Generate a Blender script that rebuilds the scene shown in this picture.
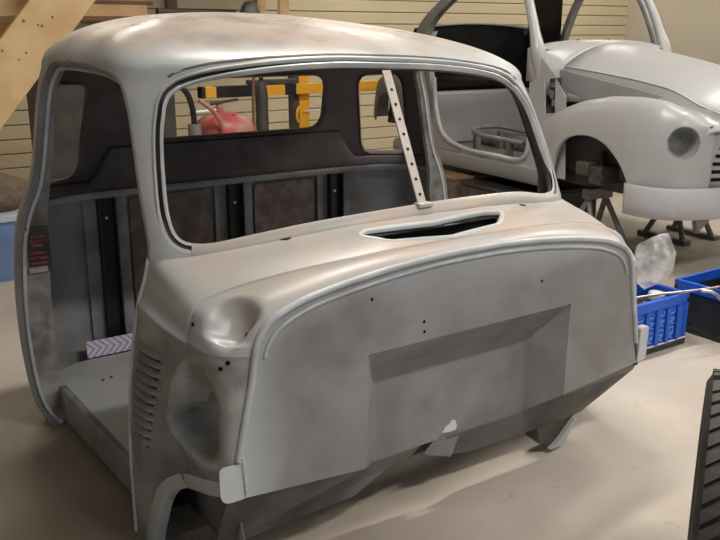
import bpy, bmesh, math, random
import numpy as np
from mathutils import Vector, Matrix

for o in list(bpy.data.objects): bpy.data.objects.remove(o)
scene = bpy.context.scene
COL = scene.collection
random.seed(4)
PI = math.pi

# ------------------------------------------------------------------ camera, world, lights, exposure
FPX, PITCH, YAW = 848.0, math.atan(238 / 848.0), math.radians(34.0)
cd = bpy.data.cameras.new('camera'); cam = bpy.data.objects.new('camera', cd); COL.objects.link(cam)
cam.location = (-1.466, -1.635, 1.323)
cam.rotation_euler = (PI / 2 - PITCH, 0, -YAW)
cd.sensor_width = 36; cd.lens = FPX / 720 * 36; cd.clip_start = 0.02
scene.camera = cam

w = bpy.data.worlds.new('world'); scene.world = w; w.use_nodes = True
bg = w.node_tree.nodes['Background']
bg.inputs[0].default_value = (0.86, 0.93, 1.0, 1); bg.inputs[1].default_value = 0.10

def area(name, loc, rot, sx, sy, power, col):
    l = bpy.data.lights.new(name, 'AREA'); l.shape = 'RECTANGLE'; l.size = sx; l.size_y = sy
    l.energy = power; l.color = col
    o = bpy.data.objects.new(name, l); COL.objects.link(o); o.location = loc; o.rotation_euler = rot
    return o
LAMPS = [(0.6, -2.0), (3.8, -2.0), (0.6, 1.0), (3.8, 1.0), (7.0, 1.0), (0.6, 5.6), (3.8, 5.6), (7.0, 5.6)]
CEIL = 3.5
for (lx, ly) in LAMPS:
    area('tube_light', (lx, ly, CEIL - 0.16), (0, 0, 0), 1.5, 0.16, (78 if lx < 3 else 64) if ly < 4 else 32, (1.0, 0.94, 0.855))
# daylight through the open gate behind the camera
area('gate_daylight', (-1.6, -5.9, 1.6), (math.radians(90), 0, 0), 5.0, 2.6, 46, (0.76, 0.88, 1.0))

vs = scene.view_settings
vs.view_transform = 'Standard'; vs.look = 'None'; vs.gamma = 1; vs.use_curve_mapping = False
vs.exposure = 0.0

# ------------------------------------------------------------------ materials
def nodes(m): return m.node_tree.nodes, m.node_tree.links
def principled(name, col, rough=0.5, metal=0.0, spec=0.5):
    m = bpy.data.materials.new(name); m.use_nodes = True
    b = m.node_tree.nodes['Principled BSDF']
    b.inputs['Base Color'].default_value = (*col, 1); b.inputs['Roughness'].default_value = rough
    b.inputs['Metallic'].default_value = metal; b.inputs['Specular IOR Level'].default_value = spec
    return m
def patchy(name, cols, scale=3.0, rough=0.5, metal=0.0, detail=6, lo=0.38, hi=0.62, bump=0.0, bscale=60, rvar=0.0, stretch=(1, 1, 1), spec=0.5):
    """procedural paint / concrete / wood: noise blend between the colours, fine grain, optional bump"""
    m = principled(name, cols[0], rough, metal, spec); N, L = nodes(m); b = N['Principled BSDF']
    tc = N.new('ShaderNodeTexCoord'); mp = N.new('ShaderNodeMapping'); mp.inputs['Scale'].default_value = stretch
    L.new(tc.outputs['Object'], mp.inputs[0])
    prev = None
    for i, c in enumerate(cols[1:]):
        n = N.new('ShaderNodeTexNoise'); n.inputs['Scale'].default_value = scale * (1 + 0.9 * i); n.inputs['Detail'].default_value = detail
        ad = N.new('ShaderNodeVectorMath'); ad.operation = 'ADD'; ad.inputs[1].default_value = (3.1 * i, 1.7 * i, 5.3 * i)
        L.new(mp.outputs[0], ad.inputs[0]); L.new(ad.outputs[0], n.inputs['Vector'])
        mr = N.new('ShaderNodeMapRange'); mr.inputs[1].default_value = lo; mr.inputs[2].default_value = hi
        L.new(n.outputs['Fac'], mr.inputs[0])
        mx = N.new('ShaderNodeMix'); mx.data_type = 'RGBA'
        L.new(mr.outputs[0], mx.inputs[0])
        if prev is None: mx.inputs[6].default_value = (*cols[0], 1)
        else: L.new(prev, mx.inputs[6])
        mx.inputs[7].default_value = (*c, 1); prev = mx.outputs[2]
    if prev: L.new(prev, b.inputs['Base Color'])
    if bump:
        n = N.new('ShaderNodeTexNoise'); n.inputs['Scale'].default_value = bscale; n.inputs['Detail'].default_value = 4
        L.new(mp.outputs[0], n.inputs['Vector'])
        bp = N.new('ShaderNodeBump'); bp.inputs['Strength'].default_value = bump; bp.inputs['Distance'].default_value = 0.01
        L.new(n.outputs['Fac'], bp.inputs['Height']); L.new(bp.outputs[0], b.inputs['Normal'])
    if rvar:
        n = N.new('ShaderNodeTexNoise'); n.inputs['Scale'].default_value = scale * 2.3; n.inputs['Detail'].default_value = 5
        L.new(mp.outputs[0], n.inputs['Vector'])
        mr = N.new('ShaderNodeMapRange'); mr.inputs[3].default_value = rough - rvar; mr.inputs[4].default_value = rough + rvar
        mr.inputs[1].default_value = 0.3; mr.inputs[2].default_value = 0.7
        L.new(n.outputs['Fac'], mr.inputs[0]); L.new(mr.outputs[0], b.inputs['Roughness'])
    return m

M = {}
M['roof'] = patchy('sanded_roof_primer', [(0.36, 0.325, 0.295), (0.41, 0.335, 0.28), (0.25, 0.205, 0.185)], 3.0, 0.33, lo=0.42, hi=0.66, rvar=0.1)
M['primer'] = patchy('grey_primer', [(0.39, 0.42, 0.44), (0.33, 0.35, 0.365), (0.42, 0.42, 0.415)], 2.6, 0.42, rvar=0.08)
M['cowl'] = patchy('sanded_cowl_primer', [(0.385, 0.33, 0.295), (0.42, 0.335, 0.28), (0.345, 0.335, 0.325)], 2.6, 0.38, rvar=0.08)
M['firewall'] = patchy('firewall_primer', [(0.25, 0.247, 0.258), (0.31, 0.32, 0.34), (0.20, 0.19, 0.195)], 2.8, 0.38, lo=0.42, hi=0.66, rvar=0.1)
M['hollow'] = patchy('rubbed_hollow_primer', [(0.30, 0.30, 0.295), (0.38, 0.38, 0.375), (0.20, 0.195, 0.185)], 5, 0.26, rvar=0.08)
M['pale'] = patchy('pale_primer', [(0.56, 0.59, 0.62), (0.50, 0.52, 0.54)], 6, 0.42)
M['edge'] = patchy('light_primer_edge', [(0.50, 0.53, 0.55), (0.38, 0.40, 0.41)], 9, 0.32)  # lighter primer tone for lips and beads
M['sidegrey'] = patchy('shaded_side_primer', [(0.19, 0.195, 0.195), (0.28, 0.295, 0.30), (0.135, 0.137, 0.135)], 4, 0.4, rvar=0.1)  # grey primer darkened: the shade on the cab side is in the colour
M['inner'] = patchy('shaded_brown_inner_primer', [(0.060, 0.044, 0.043), (0.042, 0.034, 0.034), (0.11, 0.097, 0.095)], 3, 0.6, lo=0.45, hi=0.7)  # brown primer, darkened further for the shade inside the cab
M['inner_grey'] = patchy('grey_inner_primer', [(0.225, 0.24, 0.255), (0.165, 0.14, 0.13), (0.27, 0.285, 0.30)], 3.5, 0.6, lo=0.42, hi=0.62)
M['toe'] = patchy('shaded_toe_primer', [(0.115, 0.116, 0.118), (0.08, 0.078, 0.076), (0.15, 0.146, 0.142)], 4, 0.5)  # darkened so the under-cab shadow sits in the toe board colour
M['rustpanel'] = patchy('brown_bare_panel', [(0.155, 0.112, 0.105), (0.23, 0.185, 0.175), (0.11, 0.08, 0.075)], 9, 0.6)
M['channel'] = patchy('maroon_channel_primer', [(0.055, 0.034, 0.037), (0.10, 0.09, 0.092)], 5, 0.6)
M['jamb'] = patchy('jamb_primer', [(0.20, 0.185, 0.18), (0.15, 0.12, 0.115), (0.30, 0.31, 0.32)], 7, 0.5)
M['doorlip'] = patchy('door_lip_primer', [(0.22, 0.222, 0.225), (0.165, 0.155, 0.15)], 8, 0.45)
M['black'] = principled('black_paint', (0.012, 0.012, 0.014), 0.45)
M['blackfilm'] = patchy('black_plastic_film', [(0.006, 0.006, 0.007), (0.012, 0.012, 0.013)], 5, 0.22, bump=0.35, bscale=9, spec=0.35)
M['hole'] = principled('dark_hole', (0.006, 0.006, 0.007), 0.9, spec=0.1)
M['maroon'] = patchy('old_maroon_paint', [(0.17, 0.03, 0.045), (0.28, 0.10, 0.12)], 40, 0.5)
M['scratch'] = patchy('bare_scratched_primer', [(0.42, 0.40, 0.39), (0.22, 0.19, 0.18)], 30, 0.55)
M['steel'] = patchy('dusty_steel', [(0.42, 0.39, 0.37), (0.52, 0.46, 0.43)], 12, 0.4, 0.2)
M['carbody'] = patchy('smooth_grey_primer', [(0.37, 0.375, 0.38), (0.345, 0.35, 0.355)], 2, 0.34)
M['carside'] = patchy('matt_grey_primer', [(0.26, 0.262, 0.265), (0.235, 0.238, 0.24)], 2, 0.5)
M['apron'] = patchy('light_grey_primer', [(0.48, 0.49, 0.52), (0.44, 0.45, 0.475)], 3, 0.32)
def masked(m, col, axis, a, b, absolute=False, nscale=5.0, namp=0.10):
    """blend a second colour over the first where the object coordinate runs from a to b, with a ragged edge"""
    N, L = nodes(m); bs = N['Principled BSDF']; src = bs.inputs['Base Color'].links[0].from_socket
    tc = N.new('ShaderNodeTexCoord'); sp = N.new('ShaderNodeSeparateXYZ'); L.new(tc.outputs['Object'], sp.inputs[0])
    v = sp.outputs[axis]
    if absolute:
        ab = N.new('ShaderNodeMath'); ab.operation = 'ABSOLUTE'; L.new(v, ab.inputs[0]); v = ab.outputs[0]
    n = N.new('ShaderNodeTexNoise'); n.inputs['Scale'].default_value = nscale; n.inputs['Detail'].default_value = 5; L.new(tc.outputs['Object'], n.inputs['Vector'])
    ma = N.new('ShaderNodeMath'); ma.operation = 'MULTIPLY_ADD'; ma.inputs[1].default_value = namp; L.new(n.outputs['Fac'], ma.inputs[0]); L.new(v, ma.inputs[2])
    mr = N.new('ShaderNodeMapRange'); mr.inputs[1].default_value = a + namp / 2; mr.inputs[2].default_value = b + namp / 2; L.new(ma.outputs[0], mr.inputs[0])
    mx = N.new('ShaderNodeMix'); mx.data_type = 'RGBA'; mx.inputs[7].default_value = (*col, 1); L.new(src, mx.inputs[6]); L.new(mr.outputs[0], mx.inputs[0])
    L.new(mx.outputs[2], bs.inputs['Base Color']); return m
masked(M['cowl'], (0.37, 0.395, 0.41), 'X', .62, .76, True, 5, .14)
masked(M['cowl'], (0.42, 0.425, 0.43), 'Y', .045, -.01, False, 6, .06)
masked(M['roof'], (0.39, 0.42, 0.44), 'Z', 1.31, 1.23, False, 4, .12)
masked(M['firewall'], (0.46, 0.50, 0.53), 'X', -.58, -.70, False, 5, .12)  # firewall paler towards its left edge
masked(M['firewall'], (0.37, 0.395, 0.43), 'Z', .66, .80, False, 3.5, .25)  # firewall paler and bluer towards its top
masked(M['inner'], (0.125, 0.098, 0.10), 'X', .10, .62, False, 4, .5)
M['floor'] = None
M['wood'] = patchy('pine_board', [(0.60, 0.41, 0.20), (0.54, 0.35, 0.16), (0.66, 0.47, 0.25)], 2.5, 0.55, stretch=(1, 1, 1))
M['darkwood'] = patchy('brown_board', [(0.22, 0.13, 0.07), (0.16, 0.10, 0.055)], 4, 0.6)
M['wallboard'] = patchy('cream_panel', [(0.62, 0.55, 0.38), (0.58, 0.51, 0.35)], 1.2, 0.55)
M['wallgroove'] = principled('panel_groove', (0.46, 0.41, 0.28), 0.8)
M['ceil'] = patchy('ceiling_paint', [(0.62, 0.60, 0.55), (0.58, 0.56, 0.51)], 1, 0.8)
M['sidewall'] = patchy('plaster', [(0.52, 0.48, 0.40), (0.48, 0.44, 0.37)], 1.5, 0.8)
M['yellow'] = patchy('yellow_enamel', [(0.85, 0.42, 0.02), (0.78, 0.38, 0.03)], 6, 0.4)
M['redtank'] = patchy('dusty_red_enamel', [(0.42, 0.05, 0.055), (0.34, 0.17, 0.14)], 9, 0.45, lo=0.42, hi=0.62)
M['rubber'] = patchy('tyre_rubber', [(0.030, 0.028, 0.027), (0.055, 0.050, 0.046)], 18, 0.65, bump=0.15, bscale=140)
M['crateblue'] = patchy('blue_plastic', [(0.015, 0.11, 0.62), (0.012, 0.09, 0.52)], 14, 0.35)
M['crateprint'] = principled('pale_blue_print', (0.12, 0.30, 0.78), 0.45)
M['crateblack'] = patchy('black_plastic', [(0.018, 0.018, 0.02), (0.03, 0.03, 0.032)], 14, 0.4)
M['white'] = patchy('white_plastic', [(0.75, 0.75, 0.76), (0.68, 0.68, 0.70)], 10, 0.4)
M['binblue'] = patchy('pale_blue_bin', [(0.12, 0.20, 0.42), (0.15, 0.24, 0.46)], 6, 0.45)
M['binlid'] = patchy('dusty_bin_lid', [(0.34, 0.38, 0.46), (0.42, 0.44, 0.48)], 8, 0.5)
M['burlap'] = patchy('brown_cloth', [(0.10, 0.072, 0.05), (0.15, 0.11, 0.08)], 22, 0.9, bump=0.4, bscale=50)
M['darksteel'] = patchy('dark_steel', [(0.045, 0.043, 0.04), (0.075, 0.068, 0.06)], 8, 0.55, 0.1)
M['greysteel'] = patchy('grey_steel', [(0.20, 0.20, 0.195), (0.15, 0.14, 0.135)], 9, 0.5, 0.2)
M['innerwing'] = patchy('dark_inner_wing', [(0.13, 0.13, 0.128), (0.10, 0.10, 0.098)], 5, 0.6)
M['fender_dark'] = patchy('dark_grey_fender', [(0.10, 0.105, 0.10), (0.13, 0.13, 0.125)], 4, 0.5)
M['lampwhite'] = principled('lamp_housing', (0.8, 0.8, 0.8), 0.5)
t = principled('lamp_tube', (0.9, 0.9, 0.9), 0.5); t.node_tree.nodes['Principled BSDF'].inputs['Emission Color'].default_value = (1, 0.88, 0.72, 1)
t.node_tree.nodes['Principled BSDF'].inputs['Emission Strength'].default_value = 6.0; M['tube'] = t
# galvanised small parts
M['bare'] = patchy('bare_metal', [(0.50, 0.47, 0.45), (0.30, 0.27, 0.25)], 25, 0.35, 0.6)

def floor_mat():
    m = patchy('worn_concrete', [(0.45, 0.395, 0.345), (0.30, 0.255, 0.215), (0.52, 0.475, 0.43)], 0.75, 0.5, lo=0.42, hi=0.68, bump=0.08, bscale=30, rvar=0.14, detail=9)
    N, L = nodes(m); b = N['Principled BSDF']
    src = b.inputs['Base Color'].links[0].from_socket
    tc = N.new('ShaderNodeTexCoord')
    n = N.new('ShaderNodeTexNoise'); n.inputs['Scale'].default_value = 9; n.inputs['Detail'].default_value = 8; n.inputs['Roughness'].default_value = 0.7
    L.new(tc.outputs['Object'], n.inputs['Vector'])
    mr = N.new('ShaderNodeMapRange'); mr.inputs[1].default_value = 0.60; mr.inputs[2].default_value = 0.74; mr.inputs[4].default_value = 0.55
    L.new(n.outputs['Fac'], mr.inputs[0])
    mx = N.new('ShaderNodeMix'); mx.data_type = 'RGBA'; mx.inputs[7].default_value = (0.20, 0.165, 0.135, 1)
    L.new(mr.outputs[0], mx.inputs[0]); L.new(src, mx.inputs[6]); L.new(mx.outputs[2], b.inputs['Base Color'])
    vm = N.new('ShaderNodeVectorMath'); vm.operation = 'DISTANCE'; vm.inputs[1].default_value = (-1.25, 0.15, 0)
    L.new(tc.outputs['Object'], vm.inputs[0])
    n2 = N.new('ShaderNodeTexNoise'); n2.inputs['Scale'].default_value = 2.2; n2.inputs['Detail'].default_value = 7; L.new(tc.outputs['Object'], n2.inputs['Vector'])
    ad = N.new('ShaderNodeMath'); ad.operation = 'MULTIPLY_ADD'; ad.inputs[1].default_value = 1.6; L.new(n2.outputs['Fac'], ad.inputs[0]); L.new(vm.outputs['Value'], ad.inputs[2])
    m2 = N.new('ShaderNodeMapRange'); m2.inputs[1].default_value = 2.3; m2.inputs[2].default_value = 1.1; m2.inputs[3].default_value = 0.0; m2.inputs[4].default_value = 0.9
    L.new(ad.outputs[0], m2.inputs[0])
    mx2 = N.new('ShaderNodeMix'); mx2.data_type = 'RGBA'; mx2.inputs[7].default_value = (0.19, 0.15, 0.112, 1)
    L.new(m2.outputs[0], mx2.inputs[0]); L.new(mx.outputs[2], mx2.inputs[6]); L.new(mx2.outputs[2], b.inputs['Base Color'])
    return m
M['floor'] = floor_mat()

def bag_mat():
    m = bpy.data.materials.new('clear_plastic_film'); m.use_nodes = True; N, L = nodes(m)
    out = N['Material Output']; b = N['Principled BSDF']
    b.inputs['Base Color'].default_value = (0.82, 0.83, 0.85, 1); b.inputs['Roughness'].default_value = 0.22
    tr = N.new('ShaderNodeBsdfTransparent'); mx = N.new('ShaderNodeMixShader')
    n = N.new('ShaderNodeTexNoise'); n.inputs['Scale'].default_value = 14; n.inputs['Detail'].default_value = 3
    mr = N.new('ShaderNodeMapRange'); mr.inputs[1].default_value = 0.35; mr.inputs[2].default_value = 0.7; mr.inputs[3].default_value = 0.12; mr.inputs[4].default_value = 0.5
    tc = N.new('ShaderNodeTexCoord'); L.new(tc.outputs['Object'], n.inputs['Vector'])
    L.new(n.outputs['Fac'], mr.inputs[0]); L.new(mr.outputs[0], mx.inputs[0])
    L.new(tr.outputs[0], mx.inputs[1]); L.new(b.outputs[0], mx.inputs[2]); L.new(mx.outputs[0], out.inputs[0])
    return m
M['bag'] = bag_mat()

def chevron_mat():
    m = principled('lilac_chevron_print', (0.7, 0.62, 0.75), 0.6); N, L = nodes(m); b = N['Principled BSDF']
    tc = N.new('ShaderNodeTexCoord'); sp = N.new('ShaderNodeSeparateXYZ'); L.new(tc.outputs['Object'], sp.inputs[0])
    ab = N.new('ShaderNodeMath'); ab.operation = 'ABSOLUTE'; L.new(sp.outputs['Z'], ab.inputs[0])
    mu = N.new('ShaderNodeMath'); mu.operation = 'MULTIPLY_ADD'; mu.inputs[1].default_value = 1.0; L.new(ab.outputs[0], mu.inputs[0]); L.new(sp.outputs['X'], mu.inputs[2])
    s = N.new('ShaderNodeMath'); s.operation = 'MULTIPLY'; s.inputs[1].default_value = 240; L.new(mu.outputs[0], s.inputs[0])
    sn = N.new('ShaderNodeMath'); sn.operation = 'SINE'; L.new(s.outputs[0], sn.inputs[0])
    mr = N.new('ShaderNodeMapRange'); mr.inputs[1].default_value = -0.3; mr.inputs[2].default_value = 0.6; L.new(sn.outputs[0], mr.inputs[0])
    mx = N.new('ShaderNodeMix'); mx.data_type = 'RGBA'; mx.inputs[6].default_value = (0.72, 0.66, 0.80, 1); mx.inputs[7].default_value = (0.40, 0.34, 0.55, 1)
    L.new(mr.outputs[0], mx.inputs[0]); L.new(mx.outputs[2], b.inputs['Base Color'])
    return m
M['chevron'] = chevron_mat()

# ------------------------------------------------------------------ mesh helpers
class MB:
    def __init__(s): s.v = []; s.f = []
    def add(s, vs_, fs_):
        b = len(s.v); s.v += [tuple(map(float, p)) for p in vs_]; s.f += [tuple(b + i for i in f) for f in fs_]; return s
    def box(s, c, d, rot=None):
        x, y, z = [k / 2 for k in d]
        P = [Vector(p) for p in ((-x, -y, -z), (x, -y, -z), (x, y, -z), (-x, y, -z), (-x, -y, z), (x, -y, z), (x, y, z), (-x, y, z))]
        if rot is not None: P = [rot @ p for p in P]
        c = Vector(c)
        return s.add([p + c for p in P], [(0, 3, 2, 1), (4, 5, 6, 7), (0, 1, 5, 4), (1, 2, 6, 5), (2, 3, 7, 6), (3, 0, 4, 7)])
    def bx(s, lo, hi): return s.box([(a + b) / 2 for a, b in zip(lo, hi)], [b - a for a, b in zip(lo, hi)])
    def tube(s, pts, r, n=10, caps=True):
        pts = [Vector(p) for p in pts]; rings = []
        rs = r if isinstance(r, (list, tuple)) else [r] * len(pts)
        up = None
        for i, p in enumerate(pts):
            d = (pts[min(i + 1, len(pts) - 1)] - pts[max(i - 1, 0)]).normalized()
            if up is None:
                up = Vector((0, 0, 1)) if abs(d.z) < 0.9 else Vector((1, 0, 0))
            a = d.cross(up).normalized(); b2 = a.cross(d).normalized(); up = b2
            rings.append([p + (a * math.cos(2 * PI * k / n) + b2 * math.sin(2 * PI * k / n)) * rs[i] for k in range(n)])
        V = [p for R in rings for p in R]; F = []
        for i in range(len(rings) - 1):
            for k in range(n):
                F.append((i * n + k, (i + 1) * n + k, (i + 1) * n + (k + 1) % n, i * n + (k + 1) % n))
        if caps:
            F.append(tuple(range(n))); F.append(tuple(reversed(range((len(rings) - 1) * n, len(rings) * n))))
        return s.add(V, F)
    def lathe(s, prof, n=24, c=(0, 0, 0), axis='Z', capends=True):
        V = []; F = []; c = Vector(c)
        for (r, h) in prof:
            for k in range(n):
                a = 2 * PI * k / n
                p = {'Z': Vector((r * math.cos(a), r * math.sin(a), h)), 'Y': Vector((r * math.cos(a), h, -r * math.sin(a))), 'X': Vector((h, r * math.cos(a), r * math.sin(a)))}[axis]
                V.append(p + c)
        for i in range(len(prof) - 1):
            for k in range(n): F.append((i * n + k, i * n + (k + 1) % n, (i + 1) * n + (k + 1) % n, (i + 1) * n + k))
        if capends:
            F.append(tuple(reversed(range(n)))); F.append(tuple(range((len(prof) - 1) * n, len(prof) * n)))
        return s.add(V, F)
    def prism(s, poly, f0, f1):
        """poly: 2-D outline, f0/f1 map a 2-D point to the two faces"""
        n = len(poly); V = [f0(*p) for p in poly] + [f1(*p) for p in poly]
        F = [tuple(reversed(range(n))), tuple(range(n, 2 * n))] + [(i, (i + 1) % n, n + (i + 1) % n, n + i) for i in range(n)]
        return s.add(V, F)
    def grid(s, R, closed=False):
        m, n = len(R), len(R[0]); V = [p for r in R for p in r]; F = []
        for i in range(m - 1):
            for j in range(n if closed else n - 1): F.append((i * n + j, i * n + (j + 1) % n, (i + 1) * n + (j + 1) % n, (i + 1) * n + j))
        return s.add(V, F)
    def build(s, name, mat, parent=None, smooth=True, bevel=0.0, solid=0.0, angle=40, recalc=True, loc=None, seg=2):
        me = bpy.data.meshes.new(name); me.from_pydata(s.v, [], s.f)
        if recalc:
            b = bmesh.new(); b.from_mesh(me); bmesh.ops.remove_doubles(b, verts=b.verts, dist=1e-6)
            bmesh.ops.recalc_face_normals(b, faces=b.faces); b.to_mesh(me); b.free()
        me.materials.append(M[mat] if isinstance(mat, str) else mat)
        o = bpy.data.objects.new(name, me); COL.objects.link(o)
        if parent is not None: o.parent = parent
        if loc is not None: o.location = loc
        if solid:
            md = o.modifiers.new('solid', 'SOLIDIFY'); md.thickness = solid; md.offset = -1
        if bevel:
            md = o.modifiers.new('bevel', 'BEVEL'); md.width = bevel; md.segments = seg; md.limit_method = 'ANGLE'; md.angle_limit = math.radians(35)
        if smooth:
            for p in me.polygons: p.use_smooth = True
            me.set_sharp_from_angle(angle=math.radians(angle))
        return o

def tag(o, label, cat, group=None, kind=None):
    if label: o['label'] = label
    if cat: o['category'] = cat
    if group: o['group'] = group
    if kind: o['kind'] = kind
    return o
def thing(name, label, cat, loc=(0, 0, 0), rz=0.0, group=None):
    o = bpy.data.objects.new(name, None); COL.objects.link(o); o.location = loc; o.rotation_euler = (0, 0, rz)
    o.empty_display_size = 0.05
    return tag(o, label, cat, group)
def struct(o): o['kind'] = 'structure'; return o
def itp(x, xs, ys): return float(np.interp(x, xs, ys))
def catmull(pts, n=8, closed=False):
    P = [np.array(p, float) for p in pts]; m = len(P); out = []
    for i in range(m if closed else m - 1):
        if closed: p0, p1, p2, p3 = P[(i - 1) % m], P[i], P[(i + 1) % m], P[(i + 2) % m]
        else:
            p1, p2 = P[i], P[i + 1]; p0 = P[i - 1] if i > 0 else 2 * p1 - p2; p3 = P[i + 2] if i + 2 < m else 2 * p2 - p1
        d0 = max(np.linalg.norm(p1 - p0), 1e-6) ** .5; d1 = max(np.linalg.norm(p2 - p1), 1e-6) ** .5; d2 = max(np.linalg.norm(p3 - p2), 1e-6) ** .5
        m1 = ((p1 - p0) / d0 - (p2 - p0) / (d0 + d1) + (p2 - p1) / d1) * d1
        m2 = ((p2 - p1) / d1 - (p3 - p1) / (d1 + d2) + (p3 - p2) / d2) * d1
        for k in range(n):
            t = k / n
            out.append((2 * t**3 - 3 * t * t + 1) * p1 + (t**3 - 2 * t * t + t) * m1 + (-2 * t**3 + 3 * t * t) * p2 + (t**3 - t * t) * m2)
    if not closed: out.append(P[-1])
    return out
def smoothstep(x, a, b): t = min(max((x - a) / (b - a), 0), 1); return t * t * (3 - 2 * t)
def rounded(poly, r, n=6):
    """round the corners of a 2-D polygon"""
    out = []; m = len(poly)
    for i in range(m):
        p = np.array(poly[i], float); a = np.array(poly[i - 1], float); b = np.array(poly[(i + 1) % m], float)
        rr = r[i] if isinstance(r, (list, tuple)) else r
        da = a - p; db = b - p; la = np.linalg.norm(da); lb = np.linalg.norm(db); rr = min(rr, la * .49, lb * .49)
        if rr < 1e-6: out.append(p); continue
        A = p + da / la * rr; B = p + db / lb * rr
        for k in range(n + 1):
            t = k / n; out.append((1 - t)**2 * A + 2 * t * (1 - t) * p + t * t * B)
    return out
def sdf(poly, U, V):
    """signed distance of points to a polygon, positive outside"""
    P = np.array(poly, float); Q = np.roll(P, -1, axis=0); U = np.asarray(U, float); V = np.asarray(V, float)
    best = np.full(U.shape, 1e9); ins = np.zeros(U.shape, bool)
    for (ax, ay), (bx_, by_) in zip(P, Q):
        ex, ey = bx_ - ax, by_ - ay; L2 = max(ex * ex + ey * ey, 1e-12)
        t = np.clip(((U - ax) * ex + (V - ay) * ey) / L2, 0, 1)
        best = np.minimum(best, np.hypot(U - ax - t * ex, V - ay - t * ey))
        c = ((ay > V) != (by_ > V)); xx = ax + (V - ay) * ex / (ey if abs(ey) > 1e-12 else 1e-12)
        ins ^= c & (U < xx)
    return np.where(ins, -best, best)
def normals_of(A, F):
    N = np.zeros((len(A), 3)); P = A[:, :3]
    for f in F:
        a, b, c = P[f[0]], P[f[1]], P[f[2]]
        n = np.cross(b - a, c - a) if len(f) == 3 else np.cross(P[f[2]] - P[f[0]], P[f[3]] - P[f[1]])
        for i in f: N[i] += n
    return N / np.maximum(np.linalg.norm(N, axis=1, keepdims=True), 1e-12)
def clip(A, F, d):
    """keep the part of the mesh with d >= 0; A has position and normal columns; returns the ordered cut loops too"""
    A = list(A); cache = {}; out = []; nxt = {}
    d = np.where(np.abs(d) < 1e-7, 1e-7, d)
    def cut(i, j):
        k = (min(i, j), max(i, j))
        if k not in cache:
            t = d[i] / (d[i] - d[j]); cache[k] = len(A); A.append(A[i] * (1 - t) + A[j] * t)
        return cache[k]
    for f in F:
        s = [d[i] > 0 for i in f]
        if all(s): out.append(tuple(f)); continue
        if not any(s): continue
        poly = []; start = end = None; n = len(f)
        for q in range(n):
            i, j = f[q], f[(q + 1) % n]
            if s[q]: poly.append(i)
            if s[q] and not s[(q + 1) % n]: c = cut(i, j); poly.append(c); start = c
            elif not s[q] and s[(q + 1) % n]: c = cut(i, j); poly.append(c); end = c
        if len(poly) >= 3: out.append(tuple(poly))
        if start is not None and end is not None and start != end: nxt[start] = end
    loops = []; left = dict(nxt)
    prevs = {b: a for a, b in nxt.items()}
    while left:
        s0 = next(iter(left))
        st = s0; seen = {s0}
        while st in prevs and prevs[st] not in seen and prevs[st] in left: st = prevs[st]; seen.add(st)
        L = [st]; cur = st; closed = False
        while cur in left:
            b = left.pop(cur)
            if b == st: closed = True; break
            L.append(b); cur = b
        loops.append((L, closed))
    A = np.array(A)
    used = sorted({i for f in out for i in f}); mp = {u: k for k, u in enumerate(used)}
    return A[used], [tuple(mp[i] for i in f) for f in out], [([mp[i] for i in L if i in mp], c) for L, c in loops if len(L) > 3]
def shell_obj(name, A, F, mat, parent, offset=0.0, flip=False, smooth=True):
    """mesh object from an array of positions and normals; keeps the analytic normals"""
    P = A[:, :3] - A[:, 3:6] * offset
    nn = A[:, 3:6] / np.maximum(np.linalg.norm(A[:, 3:6], axis=1, keepdims=True), 1e-9)
    used = sorted({i for f in F for i in f}); mp = {u: k for k, u in enumerate(used)}
    F2 = [tuple(mp[i] for i in (reversed(f) if flip else f)) for f in F]
    me = bpy.data.meshes.new(name); me.from_pydata([tuple(P[i]) for i in used], [], F2); me.update()
    for p in me.polygons: p.use_smooth = True
    me.normals_split_custom_set_from_vertices([tuple(nn[i] * (-1 if flip else 1)) for i in used])
    me.materials.append(M[mat]); o = bpy.data.objects.new(name, me); COL.objects.link(o)
    if parent is not None: o.parent = parent
    return o
def rim(A, loop, closed, prof, name, mat, parent, smooth=True, solid=0.0, every=1, relax=0):
    """sweep a profile of (into the opening, into the body) steps along a cut edge"""
    L = loop[::every]
    P = [A[i, :3] for i in L]; Nn = [A[i, 3:6] / max(np.linalg.norm(A[i, 3:6]), 1e-9) for i in L]; n = len(P)
    # drop near-duplicate points
    keep = [0]
    for i in range(1, n):
        if np.linalg.norm(P[i] - P[keep[-1]]) > 0.004: keep.append(i)
    P = [P[i] for i in keep]; Nn = [Nn[i] for i in keep]; n = len(P); T = []
    for _ in range(relax):
        Nn = [Nn[max(i - 1, 0)] + Nn[i] + Nn[min(i + 1, n - 1)] for i in range(n)]; Nn = [q / np.linalg.norm(q) for q in Nn]
    for i in range(n):
        a = P[(i - 2) % n] if closed else P[max(i - 2, 0)]; b = P[(i + 2) % n] if closed else P[min(i + 2, n - 1)]
        t = b - a; t = t / max(np.linalg.norm(t), 1e-9); h = np.cross(t, Nn[i]); T.append(h / max(np.linalg.norm(h), 1e-9))
    R = []
    for k in range(n):
        pr = prof(P[k]) if callable(prof) else prof
        R.append([P[k] + T[k] * a - Nn[k] * b for a, b in pr])
    if closed: R.append(R[0])
    mb = MB().grid(R)
    return mb.build(name, mat, parent, smooth=smooth, solid=solid, angle=50)

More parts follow.
